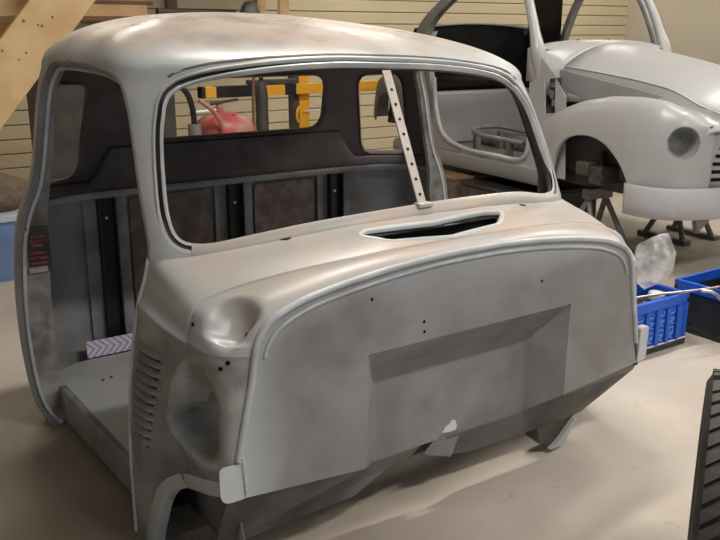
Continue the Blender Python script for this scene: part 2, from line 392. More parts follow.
# ------------------------------------------------------------------ the room
def quad_box(name, lo, hi, mat): return struct(MB().bx(lo, hi).build(name, mat, smooth=False))
X0, X1, YB, YF = -4.5, 8.5, 6.5, -6.0
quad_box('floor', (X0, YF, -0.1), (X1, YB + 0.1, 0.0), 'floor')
quad_box('ceiling', (X0, YF, CEIL), (X1, YB + 0.1, CEIL + 0.1), 'ceil')
quad_box('wall_left', (X0 - 0.1, YF, 0), (X0, YB + 0.1, CEIL), 'sidewall')
quad_box('wall_right', (X1, YF, 0), (X1 + 0.1, YB + 0.1, CEIL), 'sidewall')
wb = quad_box('wall_back', (X0, YB + 0.02, 0), (X1, YB + 0.1, CEIL), 'wallgroove')
PITCHP = 0.128
pm = None
for k in range(int(CEIL / PITCHP)):
    if pm is None:
        o = MB().box((0, 0, 0), (X1 - X0, 0.03, PITCHP - 0.010)).build('plank', 'wallboard', wb, smooth=False, bevel=0.006); pm = o
    else:
        o = pm.copy(); COL.objects.link(o)
    o.location = ((X0 + X1) / 2, YB + 0.012, PITCHP * (k + 0.5))

lf = None
for (lx, ly) in LAMPS:
    r = thing('ceiling_lamp', 'long white fluorescent tube lamp hanging under the workshop ceiling', 'lamp', (lx, ly, CEIL), 0, 'fluorescent lamps under the ceiling')
    MB().box((0, 0, -0.04), (1.6, 0.14, 0.08)).build('housing', 'lampwhite', r, bevel=0.01)
    for dy in (-0.035, 0.035):
        MB().tube([(-0.76, dy, -0.095), (0.76, dy, -0.095)], 0.013, 10).build('tube', 'tube', r)

# ================================================================== THE TRUCK CAB
cab = thing('truck_cab', 'bare grey primed vintage pickup truck cab shell with flat firewall, standing on the floor', 'truck cab', (0, 0, 0))
def smooth_tab(xs, ys):
    c = catmull(list(zip(xs, ys)), 8); return [p[0] for p in c], [p[1] for p in c]
WB = smooth_tab([-.05, .0, .06, .132, .3, .474, .609, .69, .77, .848, .927, 1.02, 1.115, 1.2, 1.25], [.78, .835, .875, .898, .915, .915, .905, .893, .868, .832, .812, .795, .777, .752, .72])
WA = smooth_tab([-.05, .1, .222, .394, .503, .648, .71, .775, .85, 1.0, 1.15, 1.2], [.829, .829, .828, .818, .804, .775, .757, .745, .742, .742, .735, .725])
YA = ([.0, .78, .9, 1.0, 1.15, 1.2], [.4, .40, .45, .50, .57, .60])
YR = ([0, .2, .5, .8, .95, 1.1, 1.2], [1.46, 1.48, 1.485, 1.475, 1.46, 1.435, 1.41])
NS = 10
def halfloop(z):
    yc = .217 + .506 * (z - .856); yk = .348 + .458 * (z - .803)
    xk = itp(z, [.8, 1.0, 1.11, 1.2], [.675, .668, .662, .648])
    xs = itp(z, *WA); ys = itp(z, *YA); wb_ = itp(z, *WB); yr = itp(z, *YR); w2 = xs * .42 + wb_ * .58
    c = [(0, yc), (.18, yc + (yk - yc) * .10), (.36, yc + (yk - yc) * .36), (xk, yk), (xs, ys), (w2 * 1.004, .85), (wb_, 1.2), (wb_ * .955, 1.345), (wb_ * .80, yr - .035), (.42, yr - .004), (.2, yr), (0, yr)]
    e = [(-c[1][0], c[1][1])] + c + [(-c[-2][0], c[-2][1])]
    return catmull(e, NS)[NS:-NS]
Z0, ZR, YO = 1.2, .184, 1.1
H0 = halfloop(Z0)
def dome(level):
    th = level * PI / 2; c = math.cos(th); z = Z0 + ZR * math.sin(th); out = []
    for p in H0:
        dy = p[1] - YO; wgt = 1 / (1 + math.exp(-12 * dy)); s = c ** (1.3 * (1 - wgt) + .6 * wgt)
        out.append(np.array((p[0] * c ** .65, YO + dy * s, z)))
    return out
def tilt(p):
    k = min(max((p[2] - .85) / .35, 0), 1.5); tl = .037 if p[0] > 0 else .010
    return np.array((p[0], p[1], p[2] - tl * p[0] / .7 * k))
def zbase(x): return itp(abs(x), [0, .235, .374, .508, .67, .742], [.828, .820, .806, .790, .772, .765])
NH = 11 * NS + 1
HX = halfloop(.82)
zb = []
for k in range(NH):
    if k <= 4 * NS: zb.append(zbase(HX[k][0]))
    elif k < 5.2 * NS: zb.append(.70)
    else: zb.append(0.0)
rows = []
cols_full = list(range(NH)) + [-k for k in range(NH - 2, 0, -1)]
NR = 52
col_cache = {}
for k in range(NH):
    col_cache[k] = []
    for r in range(NR + 1):
        z = zb[k] + (Z0 - zb[k]) * r / NR
        p = halfloop(z)[k] if True else None
        col_cache[k].append(np.array((p[0], p[1], z)))
ND = 22
doms = [dome(.988 * (i / ND) ** 0.9) for i in range(1, ND + 1)]
for k in range(NH): col_cache[k] += [doms[i][k] for i in range(ND)]
GV = []; ncol = len(cols_full); nrow = NR + 1 + ND
for r in range(nrow):
    for c in cols_full:
        p = col_cache[abs(c)][r]; q = p.copy()
        if c < 0: q[0] = -q[0]
        GV.append(tilt(q))
GF = []
for r in range(nrow - 1):
    for j in range(ncol):
        GF.append((r * ncol + j, r * ncol + (j + 1) % ncol, (r + 1) * ncol + (j + 1) % ncol, (r + 1) * ncol + j))
GV = np.array(GV)
top = len(GV); GV = np.vstack([GV, GV[-ncol:].mean(0, keepdims=True)]); 
for j in range(ncol): GF.append(((nrow - 1) * ncol + j, (nrow - 1) * ncol + (j + 1) % ncol, top))
A = np.hstack([GV, normals_of(GV, GF)])

# door opening outline (Y, Z) on the side of the cab
door_o = catmull([(.394, .70), (.394, .777), (.428, .874), (.461, .959), (.505, 1.068), (.534, 1.137), (.562, 1.180), (.60, 1.212), (.68, 1.228), (.853, 1.240), (1.03, 1.242), (1.13, 1.233), (1.185, 1.195), (1.198, 1.15), (1.20, 1.05), (1.20, .85), (1.20, .5), (1.20, .2), (1.20, -.2)], 6)
door_poly = [tuple(p) for p in door_o] + [(.394, -.2)]
ws_half_near = [(-.632, .803), (-.676, .815), (-.688, .86), (-.680, .959), (-.655, 1.092), (-.636, 1.134), (-.602, 1.168), (-.544, 1.190), (-.411, 1.209), (-.187, 1.221), (0, 1.217)]
ws_far = [(.204, 1.207), (.398, 1.188), (.529, 1.164), (.620, 1.123), (.662, 1.065), (.678, .936), (.689, .85), (.676, .815), (.608, .808), (.442, .836), (.187, .855), (0, .858), (-.235, .847), (-.374, .834), (-.508, .817)]
ws_poly = [tuple(p) for p in catmull(ws_half_near + ws_far, 6, closed=True)]
WS_GROW = .024
rw_poly = [tuple(p) for p in rounded([(-.40, .932), (.42, .932), (.42, 1.165), (-.40, 1.165)], .075)]
cw_poly = [tuple(p) for p in rounded([(.615, .815), (.93, .815), (.90, 1.16), (.615, 1.16)], .065)]

cuts = {}
def do_cut(nm, fn):
    global A, GF, cuts
    d = fn(A[:, 0], A[:, 1], A[:, 2])
    A2, F2, loops = clip(A, GF, d)
    return A2, F2, loops
def f_door(x, y, z): return np.where(np.abs(x) > .45, sdf(door_poly, y, z), 9.0)
def f_ws(x, y, z): return np.where(y < .8, sdf(ws_poly, x, z) - WS_GROW - .010 * np.clip((z - 1.12) / .06, 0, 1), 9.0)
def f_rw(x, y, z): return np.where(y > 1.2, sdf(rw_poly, x, z), 9.0)
def f_cw(x, y, z): return np.where(y > 1.24, sdf(cw_poly, np.abs(x) + (1.46 - y), z), 9.0)
cut_loops = []
for nm, fn in (('door', f_door), ('ws', f_ws), ('rw', f_rw), ('cw', f_cw)):
    A, GF, loops = do_cut(nm, fn)
    for L, c in loops:
        cut_loops.append((nm, [A[i].copy() for i in L], c))
# regions of the shell
P3 = A[:, :3]
reg = {'roof': [], 'windshield_pillar_near': [], 'windshield_pillar_far': [], 'rear_panel': []}
for f in GF:
    c = P3[list(f)].mean(0)
    if c[2] > 1.235 - (.0 if c[1] < .9 else .0) + (-.037 * max(c[0], 0) / .7): reg['roof'].append(f)
    elif c[1] < .8: reg['windshield_pillar_near' if c[0] < 0 else 'windshield_pillar_far'].append(f)
    else: reg['rear_panel'].append(f)
for nm, fl in reg.items():
    name = 'windshield_frame' if nm.startswith('windshield') else nm
    shell_obj(name, A, fl, 'roof' if nm == 'roof' else 'primer', cab)
lo_ = [f for f in GF if P3[list(f)].mean(0)[2] < .75]; up_ = [f for f in GF if P3[list(f)].mean(0)[2] >= .75]
shell_obj('upper_lining', A, up_, 'inner', cab, offset=.018, flip=True)
shell_obj('lower_lining', A, lo_, 'inner_grey', cab, offset=.008, flip=True)

def jambdepth(p): return itp(p[2], [.2, .68, .86, 1.2, 1.3], [.105, .105, .052, .045, .045])
for nm, pts, closed in cut_loops:
    LA = np.array(pts); idx = list(range(len(LA)))
    if nm == 'door':
        rim(LA, idx, closed, [(0, 0), (.003, -.002), (.008, -.001), (.010, .006), (.010, .022)], 'door_lip', 'doorlip', cab)
        rim(LA, idx, closed, lambda p: [(.008, .020), (.016, .021), (.018, .024), (.018, .030), (.014, .034), (.014, max(jambdepth(p), .036)), (.0, jambdepth(p) + .004)], 'door_jamb', 'jamb', cab)
        rim(LA, idx, closed, lambda p: [(.0135, .020), (.0175, .0195), (.0195, .024), (.0195, .030)], 'weatherstrip_lip', 'edge', cab)
    elif nm == 'ws':
        wsc = LA[:, :3].mean(0)
        def flat(pr, p):
            k = smoothstep(p[2], .84, .90) if abs(p[0]) > .60 else (1.0 if p[2] > 1.0 else 0.0)
            return [(a, b * k + (1 - k) * (a * .25 + (.0 if b < .014 else b - .014))) for a, b in pr]
        rim(LA, idx, closed, lambda p: flat([(0, 0), (.002, -.003), (.006, -.0035), (.008, -.001), (.009, .006)], p), 'windshield_outer_lip', 'primer', cab)
        rim(LA, idx, closed, lambda p: flat([(.008, .004), (.009, .020), (.020, .020), (.021, .004)], p), 'glass_channel', 'channel', cab)
        rim(LA, idx, closed, lambda p: flat([(.020, .006), (.021, .000), (.026, .000), (.028, .006), (.028, .016)], p), 'windshield_inner_lip', 'edge', cab)
        rim(LA, idx, closed, [(.027, .014), (.022, .026), (.008, .036), (-.004, .038)], 'windshield_inner_return', 'inner', cab)
    else:
        rim(LA, idx, closed, [(0, -.001), (.006, .0), (.008, .006), (.008, .02), (.0, .028)], 'rear_window_flange', 'inner', cab)

wsl = [p for nm, pts, c in cut_loops if nm == 'ws' for p in pts]
wsl = sorted([p for p in wsl if p[2] < .88 and abs(p[0]) < .66], key=lambda p: -p[0])
rim(np.array(wsl), list(range(len(wsl))), False, [(-.008, -.0015), (.0, -.002), (.016, -.001), (.0285, .006), (.0295, .022)], 'windshield_sill', 'cowl', cab, relax=3)
# centre bar of the split windscreen
wst = [p for nm, pts, c in cut_loops if nm == 'ws' for p in pts]
wst = sorted([p for p in wst if p[2] > 1.15 and abs(p[0]) < .62], key=lambda p: p[0])
rim(np.array(wst), list(range(len(wst))), False, [(-.016, -.0006), (-.0155, -.0016), (-.0095, -.0016), (-.009, -.0006)], 'roof_seam', 'channel', cab, relax=3)
def ws_y(x, z):
    h = halfloop(min(max(z, .8), 1.2)); xs = [p[0] for p in h[:31]]; ys = [p[1] for p in h[:31]]
    return itp(abs(x), xs, ys)
b0 = Vector((0, .222, .848)); b1 = Vector((-.002, .402, 1.216)); dv = (b1 - b0); ln = dv.length; dz = dv.normalized()
nx = Vector((1, 0, 0)); ny = dz.cross(nx).normalized()
rotm = Matrix((nx, -ny, dz)).transposed()
bar = MB().box((b0 + b1) / 2, (.030, .006, ln), rotm)
fl = MB()
barO = bar.build('centre_bar', 'steel', cab, bevel=.0015)
ny_out = ny if ny.y < 0 else -ny
for k in range(8):
    c = b0 + dz * (.035 + .045 * k) + ny_out * .0028
    mb = MB(); R = []
    for (r, h) in ((.0048, .0008), (.0, .0008)):
        R.append([c + ny_out * h + (nx * math.cos(a) + dz * math.sin(a)) * r for a in [2 * PI * q / 10 for q in range(10)]])
    mb.v = [tuple(p) for p in R[0]]; mb.f = [tuple(range(10))]
    mb.build('screw_hole', 'hole', barO)
MB().box(b0 + Vector((0, -.004, .006)), (.05, .03, .012)).build('bar_foot', 'steel', cab, bevel=.003)

# ------------------------------------------------------------------ cowl: lofted from the windscreen base and door edge to the firewall
top_idx = list(range(4 * NS, -1, -1))                      # A-pillar foot -> centre
E1top = [tilt(np.array((-HX[k][0], *((lambda p: (p[1],))(halfloop(zb[k])[k])), zb[k] + .002))) for k in top_idx]
side_E1 = [(-.829, .40, -.02), (-.829, .40, .1), (-.828, .40, .222), (-.818, .40, .394), (-.804, .40, .503), (-.778, .40, .648), (-.755, .40, .715)]
side_G = [(-.775, .16, -.02), (-.776, .16, .11), (-.775, .16, .24), (-.772, .152, .405), (-.767, .148, .505), (-.757, .146, .620), (-.742, .148, .680)]
side_E0 = [(-.735, .004, -.02), (-.735, .003, .11), (-.733, .002, .24), (-.702, .0, .415), (-.676, .0, .515), (-.655, .0, .605), (-.645, .0, .650)]
def topG(x):  return np.array((-x, itp(x, [0, .235, .37, .47, .58, .64, .70, .724], [.055, .058, .066, .082, .130, .146, .152, .152]), itp(x, [0, .235, .37, .5, .58, .66, .70, .724], [.790, .787, .781, .768, .752, .733, .720, .708])))
def topE0(x): return np.array((-x, 0, itp(x, [0, .10, .22, .34, .45, .53, .585, .605, .622], [.771, .770, .763, .752, .737, .721, .703, .690, .675])))
SS = 18
E1 = [p for p in catmull(side_E1 + [tuple(E1top[0])], SS)][:-1] + E1top
G_ = [p for p in catmull(side_G + [tuple(topG(.724))], SS)][:-1]
E0_ = [p for p in catmull(side_E0 + [tuple(topE0(.622))], SS)][:-1]
xt = [abs(p[0]) for p in E1top]; xmax = xt[0]
for x in xt:
    u = x / xmax
    G_.append(topG(.724 * u)); E0_.append(topE0(.622 * u))
ns = len(E1)
# row parameters; fine rows around the seam groove
tA = [0, .08, .17, .27, .37, .43, .49, .54, .58, .62, .66, .70, .74, .78, .82, .86, .89, .92, .945, .97, .985, 1.0]
tB = [.02, .045, .08, .12, .16] + [.20 + .03 * k for k in range(24)] + [.915, .94, .96, .98, 1.0]
def bowl(p):
    """hollow in the front corner below the belt crease, and the smaller dimple on the ledge"""
    u = (p[2] - .440) / (.098 if p[2] < .440 else .165)
    v = (p[1] - .075) / (.135 if p[1] > .075 else .30)
    r = math.hypot(u, v)
    wlo = smoothstep(.47 - p[2], 0, .06); d = .078 * (1 - smoothstep(r, .10 * (1 - wlo) + .78 * wlo, 1.0)) if r < 1 else 0
    d *= smoothstep(p[1], .0, .10)
    rimb = .010 * math.exp(-((r - 1.06) / .05) ** 2) * (1 - smoothstep(p[2], .40, .47)) * smoothstep(p[1], .0, .06)
    q = math.dist(p, (-.672, .058, .672)) / .078
    d2 = .050 * (1 - smoothstep(q, .28, 1.0)) * smoothstep(p[1], .0, .03) if q < 1 else 0
    return d, rimb, d2
CR = []
for t in tA + [('b', t) for t in tB]:
    row = []
    for j in range(ns):
        a, g, e = np.array(E1[j]), np.array(G_[j]), np.array(E0_[j])
        if not isinstance(t, tuple):
            p = a * (1 - t) + g * t
            # convex crown
            istop = smoothstep(p[2], .62, .72)
            p = p + np.array((-.010 * (1 - istop), 0, .010 * istop)) * 4 * t * (1 - t)
        else:
            s = t[1]; c = np.array((g[0] * .93 + e[0] * .07, e[1] * .75 + g[1] * .25, g[2] * .80 + e[2] * .20)) if g[2] > .66 else np.array((g[0] * .98 + e[0] * .02, e[1] + .012, (g[2] + e[2]) / 2))
            p = (1 - s) ** 2 * g + 2 * s * (1 - s) * c + s * s * e
        row.append(p)
    CR.append(row)
nrw = len(CR); NSIDE0 = 7 * SS
Cv = np.array(CR)                       # rows x ns x 3 (near half)
# soften the shoulder under the pillar foot
for _ in range(60):
    for j0 in (1,):
        lap = np.zeros_like(Cv); lap[:, 1:-1] = (Cv[:, :-2] + Cv[:, 2:]) / 2 - Cv[:, 1:-1]
        jj = np.arange(ns); wj = np.clip(1 - np.abs(jj - NSIDE0) / 26.0, 0, 1); wi = np.array([min(1, k / 4) for k in range(nrw)])
        Cv = Cv + lap * (wi[:, None] * wj[None, :] * .9)[..., None]
# displacement along normals on the near half
def grid_normals(C):
    du = np.gradient(C, axis=0); dv_ = np.gradient(C, axis=1); n = np.cross(dv_, du); n /= np.maximum(np.linalg.norm(n, axis=2, keepdims=True), 1e-9)
    return n
Nn = grid_normals(Cv)
if Nn[nrw // 3, -1, 2] < 0: Nn = -Nn
disp = np.zeros((nrw, ns)); hol = np.zeros((nrw, ns)); dim = np.zeros((nrw, ns))
gi = len(tA) - 1
NSIDE = 7 * SS
for i in range(nrw):
    for j in range(ns):
        p = Cv[i, j]
        # seam groove
        if i == gi: disp[i, j] -= .0045 if p[2] > .63 else .002
        if i > gi: disp[i, j] -= .002 * math.exp(-((i - gi) / 3.0) ** 2)
        # belt crease: small ledge, body below stands proud
        if i <= gi:
            jc = 5 * SS
            disp[i, j] += .006 * math.exp(-((j - jc) / 2.4) ** 2) - .004 * math.exp(-((j - jc - 7) / 3.5) ** 2)
        d, rb, d2 = bowl(p)
        disp[i, j] += rb; hol[i, j] = d; dim[i, j] = d2
Cd = Cv + Nn * disp[..., None] + np.array((.86, .50, -.05)) * hol[..., None] + np.array((.62, .45, -.64)) * dim[..., None]
near_top = Cd; far_top = Cd
far_top = far_top.copy(); far_top[..., 0] *= -1
full = np.concatenate([near_top, far_top[:, ::-1][:, 1:]], axis=1)
m, n = full.shape[:2]; CV = full.reshape(-1, 3); CF = []
for i in range(m - 1):
    for j in range(n - 1): CF.append((i * n + j, (i + 1) * n + j, (i + 1) * n + j + 1, i * n + j + 1))
CN = normals_of(CV, CF)
mid = gi // 2 * n + ns - 1
if CN[mid, 2] < 0: CF = [tuple(reversed(f)) for f in CF]; CN = -CN
CA = np.hstack([CV, CN])
arch = [tuple(p) for p in catmull([(.312, -.10), (.301, .017), (.27, .106), (.236, .178), (.180, .229), (.113, .256), (.029, .274), (-.06, .284)], 6)] + [(-.06, -.10)]
CA, CF, arch_loops = clip(CA, CF, np.where(np.abs(CA[:, 0]) > .5, sdf(arch, CA[:, 1], CA[:, 2]), 9.0))
arch_loops = [(np.array([CA[i] for i in L]), c) for L, c in arch_loops]
vent = [tuple(p) for p in rounded([(-.265, .150), (-.235, .166), (-.02, .134), (.185, .166), (.240, .152), (.170, .092), (-.02, .069), (-.205, .096)], .012, 4)]
CA, CF, vent_loops = clip(CA, CF, np.where(CA[:, 2] > .7, sdf(vent, CA[:, 0], CA[:, 1]), 9.0))
P3 = CA[:, :3]
def d_hollow(Q): return np.hypot((Q[:, 2] - .440) / np.where(Q[:, 2] < .440, .098, .165), (Q[:, 1] - .075) / np.where(Q[:, 1] > .075, .135, .30)) - 1.0
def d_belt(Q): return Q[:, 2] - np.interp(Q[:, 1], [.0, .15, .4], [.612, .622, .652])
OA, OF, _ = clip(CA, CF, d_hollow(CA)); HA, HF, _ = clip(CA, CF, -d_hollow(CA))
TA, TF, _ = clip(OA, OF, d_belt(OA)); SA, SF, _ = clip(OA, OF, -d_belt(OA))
shell_obj('cowl_top', TA, TF, 'cowl', cab)
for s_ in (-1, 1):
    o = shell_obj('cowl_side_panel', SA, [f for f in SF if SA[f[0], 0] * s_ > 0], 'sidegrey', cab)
    if s_ < 0: o['label'] = 'sanded grey side panel with louvers, side shade put into its colour'
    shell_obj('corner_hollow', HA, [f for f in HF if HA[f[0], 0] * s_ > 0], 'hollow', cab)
shell_obj('cowl_lining', CA, [f for f in CF if not (abs(P3[list(f)].mean(0)[0]) > .52 and P3[list(f)].mean(0)[1] < .20) and P3[list(f)].mean(0)[1] > .03], 'inner_grey', cab, offset=.016, flip=True)
for L, c in vent_loops: 
    rim(CA, L, c, [(-.012, 0), (-.008, -.003), (-.001, -.002), (.003, .004), (.003, .010)], 'vent_flange', 'edge', cab)
for LA, c in arch_loops:
    rim(LA, list(range(len(LA))), c, [(-.036, -.0012), (-.030, -.0022), (.0, -.0022), (.004, .002), (.004, .03)], 'wheel_arch_flange', 'primer', cab, relax=14)
# black box added to stand in for the shade below the vent
MB().bx((-.27, .03, .715), (.25, .19, .72)).bx((-.27, .185, .715), (.25, .19, .79)).bx((-.27, .03, .715), (.25, .034, .762)).bx((-.274, .03, .715), (-.27, .17, .765)).bx((.25, .03, .715), (.254, .17, .765)).build('vent_shade_box', 'black', cab, smooth=False)
# door edge lip along the cowl side
for sx in (-1, 1):
    pts = [(sx * -1 * p[0] if sx == 1 else p[0], p[1] + .004, p[2]) for p in E1[4:NSIDE + 1]]
    MB().tube(pts, .006, 8).build('door_edge_lip', 'edge', cab)
    R = []
    for p in E1[4:NSIDE + 1]:
        x = -sx * p[0] if False else (p[0] if sx < 0 else -p[0]); s = -1 if sx < 0 else 1
        R.append([(x, p[1] + .002, p[2]), (x - s * .03, p[1] + .012, p[2]), (x - s * .09, p[1] - .005, p[2])])
    MB().grid(R).build('hinge_pillar', 'jamb', cab)

# holes in the cowl top
def disc(c, nrm, r, name, mat, parent, n=14, off=.0015, sy=1.0):
    nrm = Vector(nrm).normalized(); u = nrm.orthogonal().normalized(); v_ = nrm.cross(u); c = Vector(c) + nrm * off
    mb = MB(); mb.v = [tuple(c + (u * math.cos(2 * PI * k / n) + v_ * math.sin(2 * PI * k / n) * sy) * r) for k in range(n)]
    mb.f = [tuple(range(n))]
    return mb.build(name, mat, parent, smooth=False, recalc=False)
def on_cowl(x, y):
    i = np.argmin((CA[:, 0] - x) ** 2 + (CA[:, 1] - y) ** 2 + np.where(CA[:, 2] > .6, 0, 9)); return CA[i, :3], CA[i, 3:6]
for (x, y, r) in ((-.43, .285, .015), (.405, .235, .012)):
    p, q = on_cowl(x, y); disc(p, q, r, 'wiper_hole', 'hole', cab, off=.002)
def on_side(y, z, far=False):
    s = 1 if far else -1
    i = np.argmin((CA[:, 1] - y) ** 2 + (CA[:, 2] - z) ** 2 + np.where(CA[:, 0] * s > .5, 0, 9)); return CA[i, :3], CA[i, 3:6]
for (y, z) in ((.128, .668), (.045, .650), (.03, .585), (.02, .600)):
    p, q = on_side(y, z); disc(p, q, .0055, 'bolt_hole', 'hole', cab, off=.002)

# louvres pressed into the side panel
for k in range(11):
    z = .556 - .0245 * k
    y0, y1 = .222 + .006 * k, .388
    R = []
    for q in range(9):
        y = y0 + (y1 - y0) * q / 8; pp, qq = on_side(y, z); x = pp[0] + qq[0] * 0 ; e = min(1, min(q, 8 - q) / 1.2) * .013
        R.append([(x + .002, y, z + .011), (x - e * .55, y, z + .006), (x - e, y, z - .002), (x - e * .9, y, z - .004), (x + .004, y, z - .005)])
    lvo = MB().grid(R).build('louver', 'sidegrey', cab)
    MB().grid([[(q[4][0] - .007, q[3][1], z - .0045), (q[4][0] - .007, q[4][1], z - .0130)] for q in R[1:-1]]).build('louver_shade_strip', 'hole', lvo)  # dark strip stands in for the shade under each louvre

# ------------------------------------------------------------------ firewall with the recessed panel
FW = []
edge_near = [(-.706, .36), (-.692, .43), (-.664, .554), (-.648, .64), (-.625, .675), (-.600, .694), (-.53, .721), (-.45, .737), (-.34, .752), (-.22, .763), (-.10, .770), (0, .771)]
edge = edge_near + [(-x, z) for x, z in reversed(edge_near[:-1])]
edge = [tuple(p) for p in catmull(edge, 5)]
bead = [Vector((x, -.004, z)) for x, z in edge]
inset = .006
outline = [(x * .992, z - inset) for x, z in edge]
right_bottom = [(.712, .30), (.722, .288), (.384, .258)]
left_bottom = [(-.348, .232), (-.70, .262), (-.735, .262), (-.752, .275), (-.756, .295), (-.756, .345), (-.745, .356)]
D = .089
poly = outline + right_bottom + [(.387, .548), (-.339, .546)] + left_bottom
mb = MB()
mb.add([(x, -.003, z) for x, z in poly], [tuple(range(len(poly)))])
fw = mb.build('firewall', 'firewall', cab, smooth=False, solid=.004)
rp = MB()
o_ = [(-.339, -.003, .546), (.387, -.003, .548), (.384, -.003, .258), (-.348, -.003, .232)]
i_ = [(-.262, D, .456), (.302, D, .456), (.300, D, .188), (-.262, D, .186)]
rp.add(o_ + i_, [(0, 1, 5, 4), (1, 2, 6, 5), (3, 0, 4, 7), (4, 5, 6, 7)])
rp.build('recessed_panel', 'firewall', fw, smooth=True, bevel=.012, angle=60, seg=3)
MB().tube([(x, -.003, z) for x, z in edge], .0085, 10).build('rolled_edge', 'edge', fw)
MB().tube([(x * .965, -.004, z - .022) for x, z in edge[14:-14]], .0045, 8).build('pressed_bead', 'edge', fw)
# weld seam strip and tab at the lower left, tab at the lower right
wld = MB()
for k in range(12): wld.box((-.690 - .0006 * k, -.0075, .275 + .0085 * k), (.006, .006, .006))
wld.build('weld_seam', 'pale', fw)
mb = MB().prism(rounded([(-.756, .262), (-.695, .262), (-.695, .356), (-.756, .356)], [.03, .0, .0, .01]), lambda x, z: (x, -.0035, z), lambda x, z: (x, -.0055, z))
mb.build('corner_plate', 'pale', fw, smooth=False)
mb = MB().prism(rounded([(.722, .285), (.765, .292), (.768, .405), (.728, .405)], .010), lambda x, z: (x, -.004, z), lambda x, z: (x, .02, z))
mb.build('side_tab', 'pale', fw, bevel=.003)
for (x, z) in ((-.165, .60), (-.163, .572), (-.33, .69), (.26, .64)):
    disc((x, -.003, z), (0, -1, 0), .0045, 'bolt_hole', 'hole', fw, n=10, off=.0008)
# torn paper sticker
st = MB().prism([(-.005, .222 + .045), (.018, .262), (.045, .262), (.05, .275), (.043, .295), (.030, .298), (.020, .287), (.008, .284)], lambda x, z: (x - .012, D - .0008, z - .062), lambda x, z: (x - .012, D - .0016, z - .062))
st.build('torn_sticker', 'white', fw, smooth=False)

# toe boards sloping back below the firewall, tunnel cut-out between them
def toe(P_):
    mb = MB(); mb.add(P_, [tuple(range(len(P_)))])
    return mb.build('toe_board', 'toe', cab, smooth=False, solid=.004)
toe([(-.735, .004, .268), (-.348, .0, .234), (-.262, D, .189), (-.10, D, .189), (-.12, .11, .15), (-.20, .11, .14), (-.315, .105, .092), (-.66, .105, .08), (-.735, .10, .085)])
toe([(.0, D, .189), (.30, D, .190), (.384, .0, .260), (.735, .008, .290), (.745, .03, .25), (.585, .10, .112), (.49, .105, .102), (.10, .11, .102), (.02, .11, .118)])
# lower cross member and hanging brackets
MB().prism([(-.075, .150), (.02, .116), (.06, .20), (-.02, .20)], lambda x, z: (x, .088, z), lambda x, z: (x, .10, z)).build('mounting_bracket', 'sidegrey', cab, bevel=.002)
MB().prism([(.38, .12), (.40, .05), (.44, .018), (.49, .03), (.545, .085), (.56, .12)], lambda x, z: (x, .10, z), lambda x, z: (x, .16, z)).build('mounting_bracket', 'darksteel', cab, bevel=.003)
MB().prism([(.44, .018), (.50, .022), (.56, .10), (.545, .10), (.485, .045)], lambda x, z: (x, .085, z), lambda x, z: (x, .12, z)).build('bracket_lip', 'primer', cab)
# inner kick panels, floor pan and rockers
for sx in (-1, 1):
    R = []
    for y in (.05, .12, .2, .3, .42):
        R.append([(sx * (.69 - .02 * math.cos(zz * 7)), y, zz) for zz in ((.03, .10, .2, .3, .42, .50) if sx < 0 else (.24, .28, .32, .38, .44, .50))])
    MB().grid(R).build('kick_panel', 'inner_grey', cab, solid=.003)
fl_poly = rounded([(-.775, .36), (.775, .36), (.800, 1.375), (-.800, 1.375)], [.02, .02, .16, .16], 10)
MB().prism(fl_poly, lambda x, y: (x, y, .135), lambda x, y: (x, y, .150)).build('floor_pan', 'primer', cab, bevel=.004)
for (x, y) in ((-.672, 1.150), (-.640, 1.160)):
    disc((x, y, .150), (0, 0, 1), .009, 'drain_hole', 'hole', cab, off=.001, sy=.6)
for sx in (-1, 1):
    R = []
    for y in np.linspace(.40, 1.20, 9):
        xx = itp(y, [.4, 1.2], [.785, .812])
        R.append([(sx * (xx - .02), y, .150), (sx * (xx + .002), y, .149), (sx * (xx + .006), y, .140), (sx * (xx + .004), y, .06), (sx * (xx - .004), y, .028), (sx * (xx - .05), y, .025)])
    MB().grid(R).build('rocker_panel', 'sidegrey', cab, solid=.003)
MB().bx((-.74, .42, .02), (.74, 1.40, .03)).build('underfloor', 'darksteel', cab, smooth=False)
# rear inner shelf panel below the windows and the ribs under it
R = []
for k in range(5 * NS + 4, NH):
    pass
ks = [k for k in range(62, NH)]
def inner_strip(zs_offs, name, mat):
    R = []
    for c in [k for k in ks] + [-k for k in range(NH - 2, 61, -1)]:
        row = []
        for (z, off) in zs_offs:
            k = abs(c); xa_ = abs(HX[k][0]); fz = smoothstep(xa_, .50, .58); zc_ = z if z <= .766 else .766 + (z - .766) * (.805 - .766) / (.925 - .766)
            z = z * (1 - fz) + zc_ * fz
            h = halfloop(z); p = h[k]; a = h[max(k - 1, 0)]; b = h[min(k + 1, NH - 1)]
            t = np.array((b[0] - a[0], b[1] - a[1])); t /= max(np.linalg.norm(t), 1e-9); nrm = np.array((t[1], -t[0]))
            if k == NH - 1: nrm = np.array((0, 1.0))
            q = np.array(p) - nrm * off; row.append(((-1 if c < 0 else 1) * q[0], q[1], z))
        R.append(row)
    return MB().grid(R).build(name, mat, cab, solid=.003)
inner_strip([(.925, .010), (.915, .030), (.88, .040), (.80, .048), (.765, .052)], 'rear_inner_panel', 'inner')
inner_strip([(.765, .052), (.75, .054), (.742, .050), (.742, .015)], 'rear_panel_lip', 'inner_grey')
